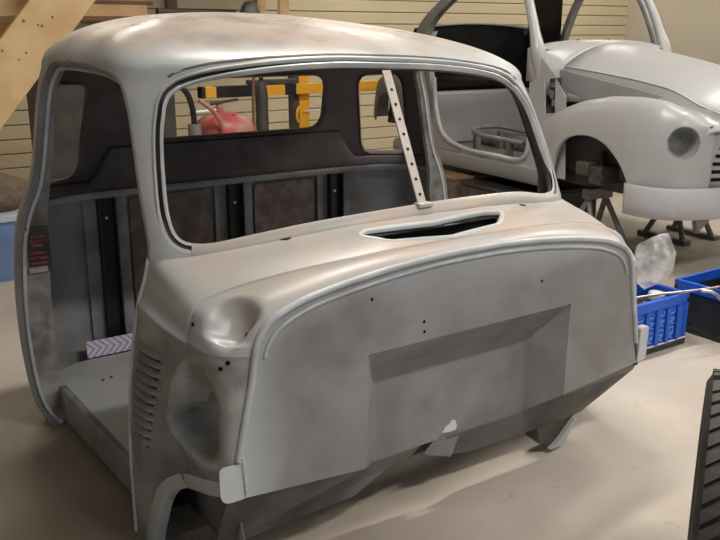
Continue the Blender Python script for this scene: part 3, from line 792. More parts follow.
for x in (-.525, .0, .475):
    y = 1.455 if abs(x) < .3 else 1.450
    mb = MB()
    for s in (-1, 1): mb.bx((x + s * .030 - .004, y - .035, .12), (x + s * .030 + .004, y, .742))
    mb.bx((x - .03, y - .010, .12), (x + .03, y, .742))
    rb = mb.build('rib', 'black', cab, bevel=.003)
    disc((x, y - .011, .66), (0, -1, 0), .006, 'rib_hole', 'white', rb, n=8)
    for s in (-1, 1):
        MB().bx((x + s * .058 - .024, y - .004, .14), (x + s * .058 + .024, y + .002, .735)).build('pale_strip', 'inner_grey', cab, smooth=False)
for (xa_, xb_) in ((-.43, -.095), (.095, .38)):
    MB().prism(rounded([(xa_, .20), (xb_, .20), (xb_, .725), (xa_, .725)], .03), lambda x, z: (x, 1.4555, z), lambda x, z: (x, 1.460, z)).build('lower_panel', 'rustpanel', cab, smooth=False)
# latch pocket in the rear door jamb, with old maroon paint left in it
MB().bx((-.868, 1.180, .56), (-.797, 1.195, .715)).build('latch_pocket', 'darksteel', cab, smooth=False)
mb = MB()
for (z, h, w_) in ((.684, .010, .045), (.668, .008, .055), (.655, .014, .040), (.628, .010, .050), (.612, .012, .058), (.594, .008, .050)):
    mb.box((-.836, 1.177, z), (w_, .008, h))
mb.build('latch_plate', 'maroon', cab, bevel=.002)
MB().box((-.842, 1.177, .572), (.062, .006, .020)).build('pocket_edge', 'scratch', cab, bevel=.002)


# ================================================================== things around the cab
# patterned card leaning on the rear wall inside the cab
card = MB().box((0, 0, 0), (.30, .003, .062)).build('patterned_card', 'chevron', None, smooth=False)
card.location = (-.505, 1.385, .1825); card.rotation_euler = (math.radians(-8), 0, 0)
tag(card, 'lilac card printed with chevrons, standing on the cab floor against the black rib', 'card')

# ------------------------------------------------------------------ small grey car behind
CARO = (2.95, 1.0, 0); CARR = -math.radians(5)
car = thing('small_car', 'small grey primed vintage car body without wheels, on trestles behind the truck cab', 'car', CARO, CARR)
Vx = lambda *p: np.array(p, float)
# front wings
def wing(sx):
    plan = catmull([(-.60, 1.10), (-.625, .95), (-.632, .6), (-.63, .38), (-.60, .20), (-.53, .085), (-.44, .03), (-.365, .012)], 10)
    def ztop(i, p): return itp(p[1], [.0, .03, .1, .2, .4, .6, .8, 1.0, 1.1], [.86, .875, .93, .965, .985, .975, .945, .87, .80])
    rows_ = []
    for i, p in enumerate(plan):
        u = i / (len(plan) - 1)
        zt = ztop(i, p)
        jb = max(p[1], .10); ja = -.40 if p[1] > .5 else -.385
        J = Vx(ja, itp(p[1], [0.012, .03, .2, .5, 1.1], [.02, .06, .22, .5, 1.1]), itp(p[1], [.0, .03, .1, .25, .6, 1.1], [.80, .84, .905, .935, .925, .78]))
        col = []
        for z in np.linspace(.42, .72, 12): 
            k = .012 * math.sin(PI * (z - .3) / .6); col.append(Vx(p[0] * (1 + k * 0), p[1], z))
        P0_ = Vx(p[0], p[1], .72); C1 = Vx(p[0] * .985, p[1] + .0, zt + .02); C2 = Vx((p[0] + J[0]) / 2, (p[1] + J[1]) / 2, zt + .035 - .05 * (1 - smoothstep(p[1], .05, .30)))
        for t in np.linspace(.08, 1, 14):
            col.append((1 - t)**3 * P0_ + 3 * t * (1 - t)**2 * C1 + 3 * t * t * (1 - t) * C2 + t**3 * J)
        rows_.append(col)
    C = np.array(rows_); C[..., 0] *= -sx
    m_, n_ = C.shape[:2]; V_ = C.reshape(-1, 3); F_ = [(i * n_ + j, (i + 1) * n_ + j, (i + 1) * n_ + j + 1, i * n_ + j + 1) for i in range(m_ - 1) for j in range(n_ - 1)]
    Nw = normals_of(V_, F_)
    if Nw[(m_ // 3) * n_ + 5, 0] * sx < 0: F_ = [tuple(reversed(f)) for f in F_]; Nw = -Nw
    W = np.hstack([V_, Nw])
    ar = [tuple(p) for p in catmull([(.275, .25), (.296, .41), (.318, .483), (.392, .615), (.53, .722), (.69, .753), (.852, .715), (.93, .63), (.97, .48), (.985, .25)], 6)]
    W, F_, lp = clip(W, F_, np.where(np.abs(W[:, 0]) > .5, sdf(ar, W[:, 1], W[:, 2]), 9.0))
    lpA = [(np.array([W[i] for i in L]), c) for L, c in lp]
    hc = np.array((sx * .505, .085, .757))
    dd = np.sqrt((W[:, 0] - hc[0])**2 + ((W[:, 1] - hc[1]) * .9)**2 + ((W[:, 2] - hc[2]) * .93)**2) - .083
    W, F_, lp2 = clip(W, F_, dd)
    wo = shell_obj('front_wing', W, F_, 'carbody', car)
    shell_obj('wing_lining', W, F_, 'darksteel', wo, offset=.006, flip=True)
    for LA, c in lpA: rim(LA, list(range(len(LA))), c, [(0, 0), (.006, .001), (.008, .006), (.006, .025)], 'arch_edge', 'carbody', wo)
    for L, c in lp2:
        rim(W, L, c, [(-.002, 0), (.003, .002), (.005, .010), (.006, .05), (.012, .10), (.030, .13), (.06, .15), (.083, .15)], 'headlamp_bowl', 'carside', wo, relax=6)
    return wo
wing(-1); wing(1)
# bonnet
def bonnet_pt(u, b):
    """u -1..1 across"""
    zc = itp(b, [-.06, -.03, .05, .2, .5, .8, 1.2], [.90, .965, 1.03, 1.09, 1.165, 1.215, 1.262])
    zk = itp(b, [-.06, -.01, .3, .52, .84, 1.2], [.86, .89, 1.022, 1.058, 1.092, 1.125])
    w_ = itp(b, [-.06, .1, .4, .8, 1.2], [.26, .36, .40, .415, .43])
    a = abs(u)
    if a <= .8:
        k = a / .8; z = zc + (zk - zc) * k ** 2.2; x = w_ * k
    else:
        k = (a - .8) / .2; x = w_ + (.015 + .03 * b) * k; z = zk + (itp(b, [-.06, 0, .3, .6, 1.2], [.82, .84, .93, .93, .90]) - zk) * k
    return (math.copysign(x, u), b, z)
R = [[bonnet_pt(-1 + 2 * j / 40, b) for j in range(41)] for b in (-.06, -.045, -.02, .02, .08, .16, .28, .42, .56, .70, .85, 1.0, 1.12)]
MB().grid(R).build('bonnet', 'carbody', car, angle=38, solid=.004)
for sx in (-1, 1):
    R = []
    for b in (-.055, -.03, .0, .04, .09, .15, .22, .30):
        q = bonnet_pt(sx * .86, b); wz = itp(b, [-.06, .02, .10, .22, .30], [.80, .83, .895, .93, .935])
        R.append([(q[0] - sx * .02, b - .002, q[2] + .002), (sx * (.385 + .012), max(b, .02) - .004, wz + .004), (sx * .42, max(b, .03), wz - .03)])
    MB().grid(R).build('nose_fillet', 'carbody', car, solid=.003)
MB().tube([np.array(bonnet_pt(-.8, b)) + np.array((-.003, 0, .002)) for b in np.linspace(-.03, 1.1, 16)], .004, 6).build('bonnet_crease', 'apron', car)
# triangular flat side panel between bonnet and wing
for sx in (-1, 1):
    MB().prism([(.30, .985), (1.12, 1.10), (1.05, .98), (.80, .91), (.55, .93)], lambda b, z: (sx * (.425 + .02 * b), b, z), lambda b, z: (sx * (.44 + .02 * b), b, z)).build('bonnet_side', 'carside', car, smooth=False)
# cowl with the windscreen base
R = []
for b in (1.115, 1.13, 1.15, 1.18, 1.22, 1.26, 1.30):
    k = smoothstep(b, 1.11, 1.24); row = []
    for j in range(41):
        u = -1 + 2 * j / 40; q = bonnet_pt(u, min(b, 1.2)); a = abs(u)
        w2 = .575; x2 = math.copysign(w2 * (a / .85 if a < .85 else 1.0), u); z2 = 1.272 - .05 * min(a / .85, 1) ** 3 - (max(0, a - .85) / .15) ** 1.4 * .20
        row.append((q[0] * (1 - k) + x2 * k, b, q[2] * (1 - k) + z2 * k + .003))
    R.append(row)
MB().grid(R).build('scuttle', 'carbody', car, solid=.004)
for x in (-.24, .02): disc((x, 1.215, 1.272), (0, -.3, 1), .011, 'wiper_hole', 'hole', car, off=.006)
for sx in (-1, 1):
    f = lambda b, z, o=0: (sx * (.572 + o - .02 * max(0, .8 - z)), b, z)
    # cowl side with an access hole
    hole = [(1.015, .845), (1.10, .835), (1.13, 1.045), (1.03, 1.055)]
    outer = [(.90, .45), (1.27, .45), (1.27, 1.24), (1.12, 1.14), (.93, .95)]
    mb = MB(); vv = [f(*p) for p in outer] + [f(*p) for p in hole]
    mb.add(vv, [(0, 1, 6, 5), (1, 2, 7, 6), (2, 3, 8, 7), (3, 4, 5, 8), (4, 0, 5)])
    mb.build('cowl_side', 'carside' if False else 'carbody', car, smooth=False, solid=.005)
    MB().prism(hole, lambda b, z: f(b, z, -.05), lambda b, z: f(b, z, -.045)).build('access_well', 'darksteel', car, smooth=False)
    mb = MB()
    for (b, z, db, dz_) in ((1.05, .90, .05, .04), (1.085, .95, .025, .05), (1.06, 1.01, .06, .03)): mb.box(f(b, z, -.03), (.02, db, dz_))
    mb.build('access_bracket', 'greysteel', car, bevel=.004)
    # windscreen pillars, roof rail, rear pillar
    pil = [(sx * .555, 1.22, 1.20), (sx * .548, 1.27, 1.32), (sx * .53, 1.36, 1.50), (sx * .50, 1.46, 1.64), (sx * .47, 1.60, 1.71), (sx * .465, 2.2, 1.72)]
    pc = catmull([(sx * .515, 1.20, .85), (sx * .530, 1.20, 1.05)] + pil, 6)
    MB().tube(pc, [itp(p[2], [.85, 1.05, 1.2, 1.32, 1.5], [.02, .046, .048, .034, .030]) for p in pc], 12).build('windscreen_pillar', 'carbody', car)
    MB().tube(catmull([np.array(p) * np.array((.93, 1, 1)) + np.array((0, .03, 0)) for p in pil[:5]], 6), .022, 8).build('pillar_lining', 'greysteel', car)
    bp = [(-.575, 2.37, .50), (-.59, 2.38, .9), (-.585, 2.47, 1.24), (-.575, 2.44, 1.36), (-.55, 2.18, 1.55), (-.47, 1.85, 1.72)] if sx < 0 else [(.575, 2.32, .50), (.59, 2.32, .9), (.585, 2.22, 1.28), (.55, 2.05, 1.55), (.47, 1.80, 1.72)]
    R = []
    for p in catmull(bp, 6):
        s_ = sx; R.append([(p[0] - s_ * .05, p[1] + .02, p[2]), (p[0] - s_ * .05, p[1] - .02, p[2]), (p[0], p[1] - .02, p[2]), (p[0], p[1] + (.13 if sx < 0 else .08), p[2])])
    MB().grid(R).build('door_pillar', 'greysteel', car, solid=.004)
    # sill and rounded lower rear corner of the door opening
    R = []
    for b in np.linspace(1.0, 2.9, 14): R.append([(sx * .50, b, .50), (sx * .56, b, .495), (sx * .585, b, .475), (sx * .588, b, .42), (sx * .57, b, .375), (sx * .52, b, .365)])
    MB().grid(R).build('sill', 'carside', car, solid=.004)
    pts = catmull([(sx * .585, 2.33, 1.0), (sx * .58, 2.29, .75), (sx * .58, 2.20, .60), (sx * .58, 1.98, .53), (sx * .58, 1.6, .515), (sx * .575, 1.30, .53), (sx * .572, 1.25, .60), (sx * .572, 1.255, .9)], 8)
    MB().tube(pts, .016, 8).build('door_flange', 'carbody', car)
    mb = MB().prism([(2.29, .75), (2.20, .60), (1.98, .53), (1.98, .49), (2.42, .49), (2.42, .9), (2.34, .9)], lambda b, z: (sx * .57, b, z), lambda b, z: (sx * .58, b, z))
    mb.build('corner_gusset', 'carside', car, smooth=False)
    # rear quarter and the dark rear wing with its open arch
    R = []
    for b, h_, w_ in ((2.38, 1.33, .57), (2.6, 1.32, .565), (2.8, 1.26, .54), (3.0, 1.12, .47), (3.12, .95, .36), (3.16, .80, .2), (3.17, .75, .0)):
        R.append([(sx * w_ * k, b, z) for k, z in ((1.0, .62 if b > 2.5 else .42), (1.02, .72), (1.03, (h_ + .72) / 2), (1.0, h_ - .08), (.93, h_))])
    MB().grid(R).build('rear_quarter', 'carside', car, solid=.004)
    R = []
    for t in np.linspace(0, 1, 17):
        b = 2.52 + .72 * t; zt = itp(b, [2.52, 2.62, 2.75, 2.9, 3.05, 3.16, 3.24], [.80, .99, 1.06, 1.06, .99, .84, .64])
        zl = itp(b, [2.52, 2.60, 2.66, 2.72, 2.80, 2.90, 3.0, 3.05, 3.075, 3.09, 3.24], [.62, .62, .74, .80, .845, .855, .83, .79, .70, .62, .63])
        zl = min(zl, zt - .004); w_ = .66 - .10 * max(0, (b - 2.95) / .29) ** 2
        R.append([(sx * w_, b, zl), (sx * (w_ + .012), b, zl + (zt - zl) * .35), (sx * (w_ + .005), b, zl + (zt - zl) * .7), (sx * (w_ - .05), b, zl + (zt - zl) * .95), (sx * (w_ - .13), b, zt)])
    MB().grid(R).build('rear_wing', 'fender_dark', car, solid=.006)
    MB().prism([(2.56, .60), (3.12, .60), (3.05, .92), (2.62, .92)], lambda b, z: (sx * .50, b, z), lambda b, z: (sx * .51, b, z)).build('wheel_house', 'black', car, smooth=False)
# black lined back of the body, seen through the door opening
R = []
for j in range(17):
    a = -.55 + 1.10 * j / 16; bow = .035 * (1 - (a / .55) ** 2)
    R.append([(a, 2.60, .86), (a, 2.60, 1.0), (a, 2.62, 1.25), (a, 2.63, 1.345 + bow), (a, 2.66, 1.352 + bow), (a, 2.70, 1.30)])
MB().grid(R).build('black_back_panel', 'blackfilm', car, solid=.01)
MB().tube([(-.55 + 1.1 * j / 16, 2.615, 1.352 + .035 * (1 - ((-.55 + 1.1 * j / 16) / .55) ** 2)) for j in range(17)], .006, 6).build('back_panel_trim', 'carbody', car)
MB().bx((.50, 2.22, .80), (.515, 2.60, 1.70)).build('black_side_lining', 'blackfilm', car, smooth=False)
MB().tube([(-.47, 1.60, 1.71), (0, 1.56, 1.74), (.47, 1.60, 1.71)], .03, 10).build('roof_header', 'carbody', car)
# floor, seat rails and bulkhead inside
MB().bx((-.52, 1.2, .46), (.52, 2.66, .475)).build('floor_pan', 'greysteel', car, smooth=False)
MB().bx((-.53, 1.20, .46), (.53, 1.215, 1.22)).build('bulkhead', 'greysteel', car, smooth=False)
for off in (0, .52):
    lp = catmull([(-.44 + off, 1.45, .60), (-.44 + off, 2.0, .62), (-.36 + off, 2.10, .64), (-.14 + off, 2.10, .64), (-.06 + off, 2.0, .62), (-.06 + off, 1.45, .60)], 6)
    MB().tube(lp, .018, 8).build('seat_rail', 'greysteel', car)
    for (x, b) in ((-.44 + off, 1.6), (-.06 + off, 1.6), (-.36 + off, 2.08), (-.14 + off, 2.08)):
        MB().bx((x - .02, b - .02, .475), (x + .02, b + .02, .61)).build('rail_foot', 'greysteel', car, smooth=False)
MB().bx((-.52, 2.50, .475), (.52, 2.60, .88)).build('rear_bulkhead', 'carside', car, bevel=.02)
MB().tube([(-.05, 1.3, .52), (-.05, 2.4, .52)], .07, 12).build('tunnel', 'greysteel', car)
# nose: grille panel with slots, apron
R = []
for z in np.linspace(.50, .90, 9):
    R.append([(a, -.045 + .09 * (abs(a) / .38) ** 2 + max(0, z - .8) * .35, z) for a in np.linspace(-.372, .372, 25)])
gp = MB().grid(R).build('grille_panel', 'carbody', car, solid=.004)
for k in range(7):
    z = .560 + .042 * k; w_ = .335 - .012 * max(0, k - 2) ** 1.2
    for sx in (-1, 1):
        pts = [(sx * a, -.047 + .09 * (a / .38) ** 2 + max(0, z - .8) * .35, z) for a in np.linspace(.03, w_, 9)]
        MB().tube(pts, .009, 8).build('grille_slot', 'hole', gp)
for sx in (-1, 1):
    MB().tube([(sx * .376, .048 + max(0, z - .8) * .4, z) for z in np.linspace(.51, .86, 8)], .004, 6).build('panel_gap', 'hole', gp)
plan = catmull([(-.655, .33), (-.655, .22), (-.61, .10), (-.50, .02), (-.30, -.04), (0, -.06), (.30, -.04), (.50, .02), (.61, .10), (.655, .22), (.655, .33)], 6)
R = [[(p[0] * k, p[1] + o, z) for k, o, z in ((.97, .02, .522), (1.0, .0, .516), (1.008, -.004, .49), (1.0, .0, .42), (.985, .006, .37), (.95, .03, .345), (.90, .06, .345))] for p in plan]
MB().grid(R).build('apron', 'apron', car, solid=.004)
# chassis in the wheel arches
for sx in (-1, 1):
    MB().bx((sx * .38 - .03, .1, .40), (sx * .38 + .03, 2.95, .47)).build('chassis_rail', 'darksteel', car, bevel=.004)
    MB().prism([(.22, .45), (1.05, .45), (1.05, .80), (.22, .80)], lambda b, z: (sx * .40, b, z), lambda b, z: (sx * .39, b, z)).build('inner_wing', 'innerwing', car, smooth=False)
    MB().tube([(sx * .40, .75, .62), (sx * .55, .62, .50)], .02, 8).build('steering_arm', 'darksteel', car)
    MB().prism([(.30, .345), (.42, .345), (.40, .27)], lambda b, z: (sx * (b + .0), .02, z), lambda b, z: (sx * (b + .0), .05, z)).build('tow_bracket', 'greysteel', car, smooth=False)
for b in (.50, 1.9): MB().bx((-.40, b - .03, .40), (.40, b + .03, .46)).build('cross_member', 'darksteel', car, smooth=False)
MB().bx((-.25, .25, .42), (.25, 1.15, .72)).build('belly_filler_block', 'darksteel', car, bevel=.03)  # dark block added to fill the shade under the car
MB().bx((-.16, 1.15, .34), (.16, 2.4, .45)).build('tunnel_filler_block', 'darksteel', car, bevel=.03)  # long dark block, likewise added to darken the underside
MB().bx((-.55, .62, .45), (-.30, .72, .56)).build('axle_beam', 'darksteel', car, bevel=.01)
MB().bx((-.58, .70, .50), (-.45, .80, .58)).build('hub', 'darksteel', car, bevel=.01)

# trestles carrying the car
def trestle(label, lx, ly):
    ca, sa = math.cos(CARR), math.sin(CARR)
    wx, wy = CARO[0] + lx * ca - ly * sa, CARO[1] + lx * sa + ly * ca
    t_ = thing('trestle', label, 'trestle', (wx, wy, 0), CARR, 'steel trestles under the small car')
    MB().bx((-.10, -.03, .335), (.10, .03, .3995)).build('top_beam', 'greysteel', t_, bevel=.004)
    for sx in (-1, 1):
        for sy in (-1, 1):
            MB().tube([(sx * .07, 0, .335), (sx * .14, sy * .16, .012)], .018, 8).build('leg', 'greysteel', t_)
        MB().bx((sx * .14 - .03, -.20, 0), (sx * .14 + .03, .20, .03)).build('foot', 'greysteel', t_, bevel=.003)
    return t_
trestle('grey steel trestle under the small car, behind the open wheel arch', -.38, .80)
trestle('grey steel trestle under the small car, below its tail', -.38, 2.80)
trestle('grey steel trestle on the far side of the small car, near its nose', .38, .80)
trestle('grey steel trestle on the far side of the small car, near its tail', .38, 2.80)

# dark boxes added to fill the shadow under the car
for (lb, x, y, dx, dy, h_) in (('dark box added to fill the shadow under the car sill', 2.78, 3.22, .70, .66, .31), ('wide dark box added to fill the shadow under the small car, beside the other box', 2.72, 2.50, .70, .60, .30)):
    t_ = thing('shadow_filler_box', lb, 'box', (x, y, 0), CARR)
    MB().bx((-dx / 2, -dy / 2, 0), (dx / 2, dy / 2, h_)).build('body', 'burlap' if h_ > .305 else 'darksteel', t_, bevel=.006)
    MB().bx((-dx / 2 - .006, -dy / 2 - .006, h_), (dx / 2 + .006, dy / 2 + .006, h_ + .02)).build('lid', 'darkwood' if h_ > .305 else 'black', t_, bevel=.004)
    MB().bx((-.05, -dy / 2 - .018, h_ - .06), (.05, -dy / 2, h_ - .04)).build('handle', 'bare', t_, bevel=.003)
# ------------------------------------------------------------------ crates
def crate(label, loc, rz, lx, ly, h, m1, m2, name='plastic_crate'):
    c = thing(name, label, 'crate', loc, rz)
    MB().bx((-lx / 2 + .012, -ly / 2 + .012, .006), (lx / 2 - .012, ly / 2 - .012, .016)).build('bottom', m1, c, smooth=False)
    # top rim
    mb = MB()
    for (a, b) in (((-lx / 2, -ly / 2), (lx / 2, -ly / 2 + .018)), ((-lx / 2, ly / 2 - .018), (lx / 2, ly / 2)), ((-lx / 2, -ly / 2 + .018), (-lx / 2 + .018, ly / 2 - .018)), ((lx / 2 - .018, -ly / 2 + .018), (lx / 2, ly / 2 - .018))):
        mb.bx((*a, h - .045), (*b, h))
    mb.build('top_rim', m2, c, bevel=.004)
    mb = MB()
    for (a, b) in (((-lx / 2, -ly / 2), (lx / 2, -ly / 2 + .014)), ((-lx / 2, ly / 2 - .014), (lx / 2, ly / 2)), ((-lx / 2, -ly / 2 + .014), (-lx / 2 + .014, ly / 2 - .014)), ((lx / 2 - .014, -ly / 2 + .014), (lx / 2, ly / 2 - .014))):
        mb.bx((*a, 0), (*b, .03))
    mb.build('dark_foot_band', 'crateblack', c, bevel=.003)  # black foot band; on the blue crate it stands in for shadow
    for s in (-1, 1):
        MB().bx((-lx / 2 + .006, s * (ly / 2 - .010) - .004, .02), (lx / 2 - .006, s * (ly / 2 - .010) + .004, h - .04)).build('side_wall', m1, c, smooth=False)
        MB().bx((s * (lx / 2 - .010) - .004, -ly / 2 + .006, .02), (s * (lx / 2 - .010) + .004, ly / 2 - .006, h - .04)).build('end_wall', m1, c, smooth=False)
        for t_ in (-1, 1): MB().bx((s * (lx / 2 - .010) - .010, t_ * (ly / 2 - .010) - .010, .02), (s * (lx / 2 - .010) + .010, t_ * (ly / 2 - .010) + .010, h - .02)).build('corner_post', m1, c, bevel=.004)
    return c
c1 = crate('blue plastic crate full of metal parts beside the firewall, pale strokes on its side', (1.495, .59, 0), 0, .39, .22, .235, 'crateblue', 'crateblue')
# raised ribs and the worn pale lettering strokes of the front
for k, x in enumerate((-.155, -.085, -.015, .055, .125)):
    MB().bx((x - .011, -.118, .035), (x + .011, -.104, .185)).build('front_rib', 'crateblue', c1, bevel=.004)
for x in (-.120, -.05, .02, .088):
    mb = MB()
    for k in range(6):
        z = .05 + .022 * k
        if k % 3 == 0: mb.box((x, -.1065, z), (.036, .003, .005), Matrix.Rotation(.35, 3, 'Y')); mb.box((x, -.1065, z + .010), (.036, .003, .005), Matrix.Rotation(-.35, 3, 'Y'))
        else:
            mb.box((x, -.1065, z), (.036, .003, .005)); mb.box((x + (.015 if k % 2 else -.015), -.1065, z + .009), (.005, .003, .016))
    mb.build('pale_lettering', 'crateprint', c1, smooth=False)
MB().bx((-.19, -.1125, .030), (.19, -.108, .036)).build('worn_edge', 'white', c1, smooth=False)
c2 = crate('black plastic crate with a bright blue rim, beside the blue crate', (2.015, .515, 0), math.radians(0), .39, .28, .235, 'crateblack', 'crateblue')
for k, x in enumerate((-.15, -.05, .05, .15)):
    MB().bx((x - .008, -.146, .035), (x + .008, -.136, .185)).build('front_rib', 'crateblack', c2, bevel=.003)
MB().bx((-.19, -.143, .095), (.19, -.139, .102)).build('front_ridge', 'greysteel', c2, smooth=False)
# parts lying in the blue crate
def part(name, mb, label, loc, rot, mat='bare', bev=.002):
    o = mb.build(name, mat, None, bevel=bev); o.location = loc; o.rotation_euler = rot
    return tag(o, label, 'metal part', 'loose metal parts in the blue crate')
part('round_cap', MB().lathe([(.034, 0), (.036, .004), (.036, .028), (.03, .034), (.012, .034)], 20), 'pale round steel cap lying flat on the cast block in the blue crate', (1.60, .585, .192), (.05, .05, 0), 'white')
part('steel_sleeve', MB().tube([(0, 0, -.04), (0, 0, .04)], .018, 14), 'short rusty steel sleeve in the blue crate, between the cast block and the housing', (1.49, .59, .182), (1.45, .0, .5))
part('engine_bracket', MB().box((0, 0, 0), (.10, .03, .010)).box((.045, 0, .025), (.010, .03, .06)), 'angled steel bracket lying on the cast housing in the blue crate', (1.415, .545, .176), (.0, .05, .4), 'greysteel')
part('hinge_plate', MB().box((0, 0, 0), (.07, .04, .006)).tube([(-.035, .022, 0), (.035, .022, 0)], .006, 8), 'flat hinge plate on the cast housing in the blue crate', (1.36, .605, .180), (.1, -.05, 1.1))
part('steel_pipe', MB().tube([(0, -.08, 0), (0, .08, 0)], .026, 12), 'thick steel pipe lying between the two castings in the blue crate', (1.49, .59, .135), (0, .0, .0), 'greysteel', 0)
part('cast_block', MB().box((0, 0, 0), (.13, .15, .16)).tube([(0, 0, .06), (0, 0, .088)], .03, 10), 'dark cast block filling the end of the blue crate', (1.60, .588, .098), (0, 0, .0), 'darksteel', .01)
part('cast_housing', MB().box((0, 0, 0), (.13, .15, .15)).tube([(.03, .04, .06), (.03, .04, .1)], .018, 10), 'dark cast housing with a stub in the blue crate by the firewall', (1.385, .588, .093), (0, 0, .0), 'darksteel', .01)
part('steel_plinth', MB().box((0, 0, 0), (.05, .14, .088)), 'plain steel bar standing under the pipe in the blue crate', (1.49, .59, .063), (0, 0, 0), 'greysteel')
# bent rod lying over both crates
rod = MB().tube(catmull([(1.30, .555, .244), (1.50, .525, .244), (1.70, .47, .244), (1.90, .43, .244), (2.15, .40, .244)], 8), .0055, 8).build('bent_rod', 'bare')
tag(rod, 'thin bare metal rod lying across both crates', 'rod')
rod2 = MB().tube(catmull([(1.70, .435, .252), (1.735, .395, .245), (1.78, .362, .18), (1.83, .350, .05), (1.845, .345, .008)], 6), .008, 8).build('bent_lever', 'bare')
tag(rod2, 'bare metal lever leaning on the black crate down to the floor', 'lever')
# clear bag
bm = bmesh.new(); bmesh.ops.create_icosphere(bm, subdivisions=4, radius=1)
rnd = random.Random(3)
dirs = [Vector((rnd.uniform(-1, 1), rnd.uniform(-1, 1), rnd.uniform(-1, 1))).normalized() for _ in range(26)]
amps = [rnd.uniform(.80, 1.05) for _ in dirs]
for v in bm.verts:
    p = v.co.normalized(); r_ = min(a / max(p.dot(d_), .12) for a, d_ in zip(amps, dirs)); r_ = min(r_, 1.25)
    taper = 1 - .35 * max(0, -p.z)
    v.co = Vector((p.x * r_ * .105 * taper, p.y * r_ * .095 * taper, p.z * r_ * .125))
me = bpy.data.meshes.new('plastic_bag'); bm.to_mesh(me); bm.free(); me.materials.append(M['bag'])
bag = bpy.data.objects.new('plastic_bag', me); COL.objects.link(bag); bag.location = (1.63, .64, .345); bag.rotation_euler = (.1, .35, .3)
tag(bag, 'crumpled clear plastic bag lying on the metal parts in the blue crate', 'bag')

# ------------------------------------------------------------------ tyre
ty = thing('tyre', 'black car tyre standing upright on the concrete floor with blocky tread', 'tyre', (.131, -.748, 0), 0)
TR, TW = .31, .102
prof = [(TR - .125, -TW * .62), (TR - .11, -TW * .80), (TR - .07, -TW * .98), (TR - .03, -TW * .97), (TR - .010, -TW * .86), (TR - .010, TW * .86), (TR - .03, TW * .97), (TR - .07, TW * .98), (TR - .11, TW * .80), (TR - .125, TW * .62)]
tyr = bpy.data.objects.new('axis', None)
bpy.data.objects.remove(tyr)
body = MB().lathe(prof + [prof[0]], 64, axis='Y', capends=False).build('carcass', 'rubber', ty, angle=60)
tb = None
NB = 52
for row, (y0, y1, sk) in enumerate(((-.088, -.050, .018), (-.044, -.004, .022), (.004, .044, -.022), (.050, .088, -.018))):
    mb = MB(); da = 2 * PI / NB * .68
    def P_(r, a, y): return (r * math.sin(a), y, r * math.cos(a))
    s_ = sk / TR * 1.6
    a0, a1 = -da / 2, da / 2
    q = [(a0, y0), (a1, y0), (a1 + s_, y1), (a0 + s_, y1)]
    mb.add([P_(TR - .012, a, y) for a, y in q] + [P_(TR, a, y) for a, y in q], [(3, 2, 1, 0), (4, 5, 6, 7), (0, 1, 5, 4), (1, 2, 6, 5), (2, 3, 7, 6), (3, 0, 4, 7)])
    src = mb.build('tread_block', 'rubber', ty, smooth=False)
    for k in range(1, NB):
        o = src.copy(); COL.objects.link(o); o.parent = ty; o.rotation_euler = (0, 2 * PI * (k + .5 * (row % 2)) / NB, 0)
for o in ty.children: o.location = (0, 0, TR)
ty.rotation_euler = (0, 0, math.radians(33))

# ------------------------------------------------------------------ behind the cab
# wooden stairs
sv = thing('wooden_stairs', 'raw pine staircase with drilled stringer rising behind the truck cab', 'stairs', (.0, 3.62, 0))
sl = (1.505 - .769) / (.187 + .435); ux, uz = 1 / math.hypot(1, sl), sl / math.hypot(1, sl); nx_, nz_ = -uz, ux
WST = .40
def stringer(y0, y1, off):
    A0 = (.187 + off, 1.505)   # lower-right edge passes here
    t0 = -(A0[1]) / uz; t1 = (2.9 - A0[1]) / uz
    q = [(A0[0] + ux * t0, A0[1] + uz * t0), (A0[0] + ux * t1, A0[1] + uz * t1)]
    w_ = .285
    poly = [q[0], q[1], (q[1][0] + nx_ * w_, q[1][1] + nz_ * w_), (q[0][0] + nx_ * w_ - ux * .0, q[0][1] + nz_ * w_)]
    poly = [(x, max(z, .0)) for x, z in poly]
    return MB().prism(poly, lambda x, z: (x, y0, z), lambda x, z: (x, y1, z)).build('stringer', 'wood', sv, bevel=.004)
s1 = stringer(0, .045, 0); stringer(.85, .895, 0)
for k in range(12):
    z = .20 + .22 * k; x = .187 + (z - 1.505) / sl + nx_ * .15
    MB().box((x - .02, .45, z + .10), (.24, .80, .04)).build('tread', 'wood', sv, bevel=.004)
rnd = random.Random(11)
for k in range(13):
    z = .20 + .22 * k; xb = .187 + (z - 1.505) / sl + nx_ * .15
    for dx in (-.10, -.05, .0, .06):
        disc((xb + dx - .02 + rnd.uniform(-.022, .022), 0, z + .10 + rnd.uniform(-.05, .05)), (0, -1, 0), rnd.uniform(.006, .010), 'screw', 'darkwood', s1, n=8, off=.001)
# tall dark cabinet under the stairs
cb = thing('steel_cabinet', 'tall dark steel cabinet under the stairs, behind the cab corner', 'cabinet', (.40, 4.75, 0))
MB().bx((-.36, -.20, .05), (.62, .20, 1.18)).build('body', 'darksteel', cb, bevel=.006)
for s in (-1, 1):
    d_ = MB().bx((.13 + s * .245 - .238, -.216, .08), (.13 + s * .245 + .238, -.2, 1.15)).build('door', 'darksteel', cb, bevel=.004)
    MB().bx((.13 + s * .04 - .008, -.235, .60), (.13 + s * .04 + .008, -.216, .72)).build('handle', 'bare', d_, bevel=.003)
for x in (-.31, .57):
    for y in (-.15, .15): MB().bx((x - .025, y - .025, 0), (x + .025, y + .025, .05)).build('foot', 'darksteel', cb, smooth=False)
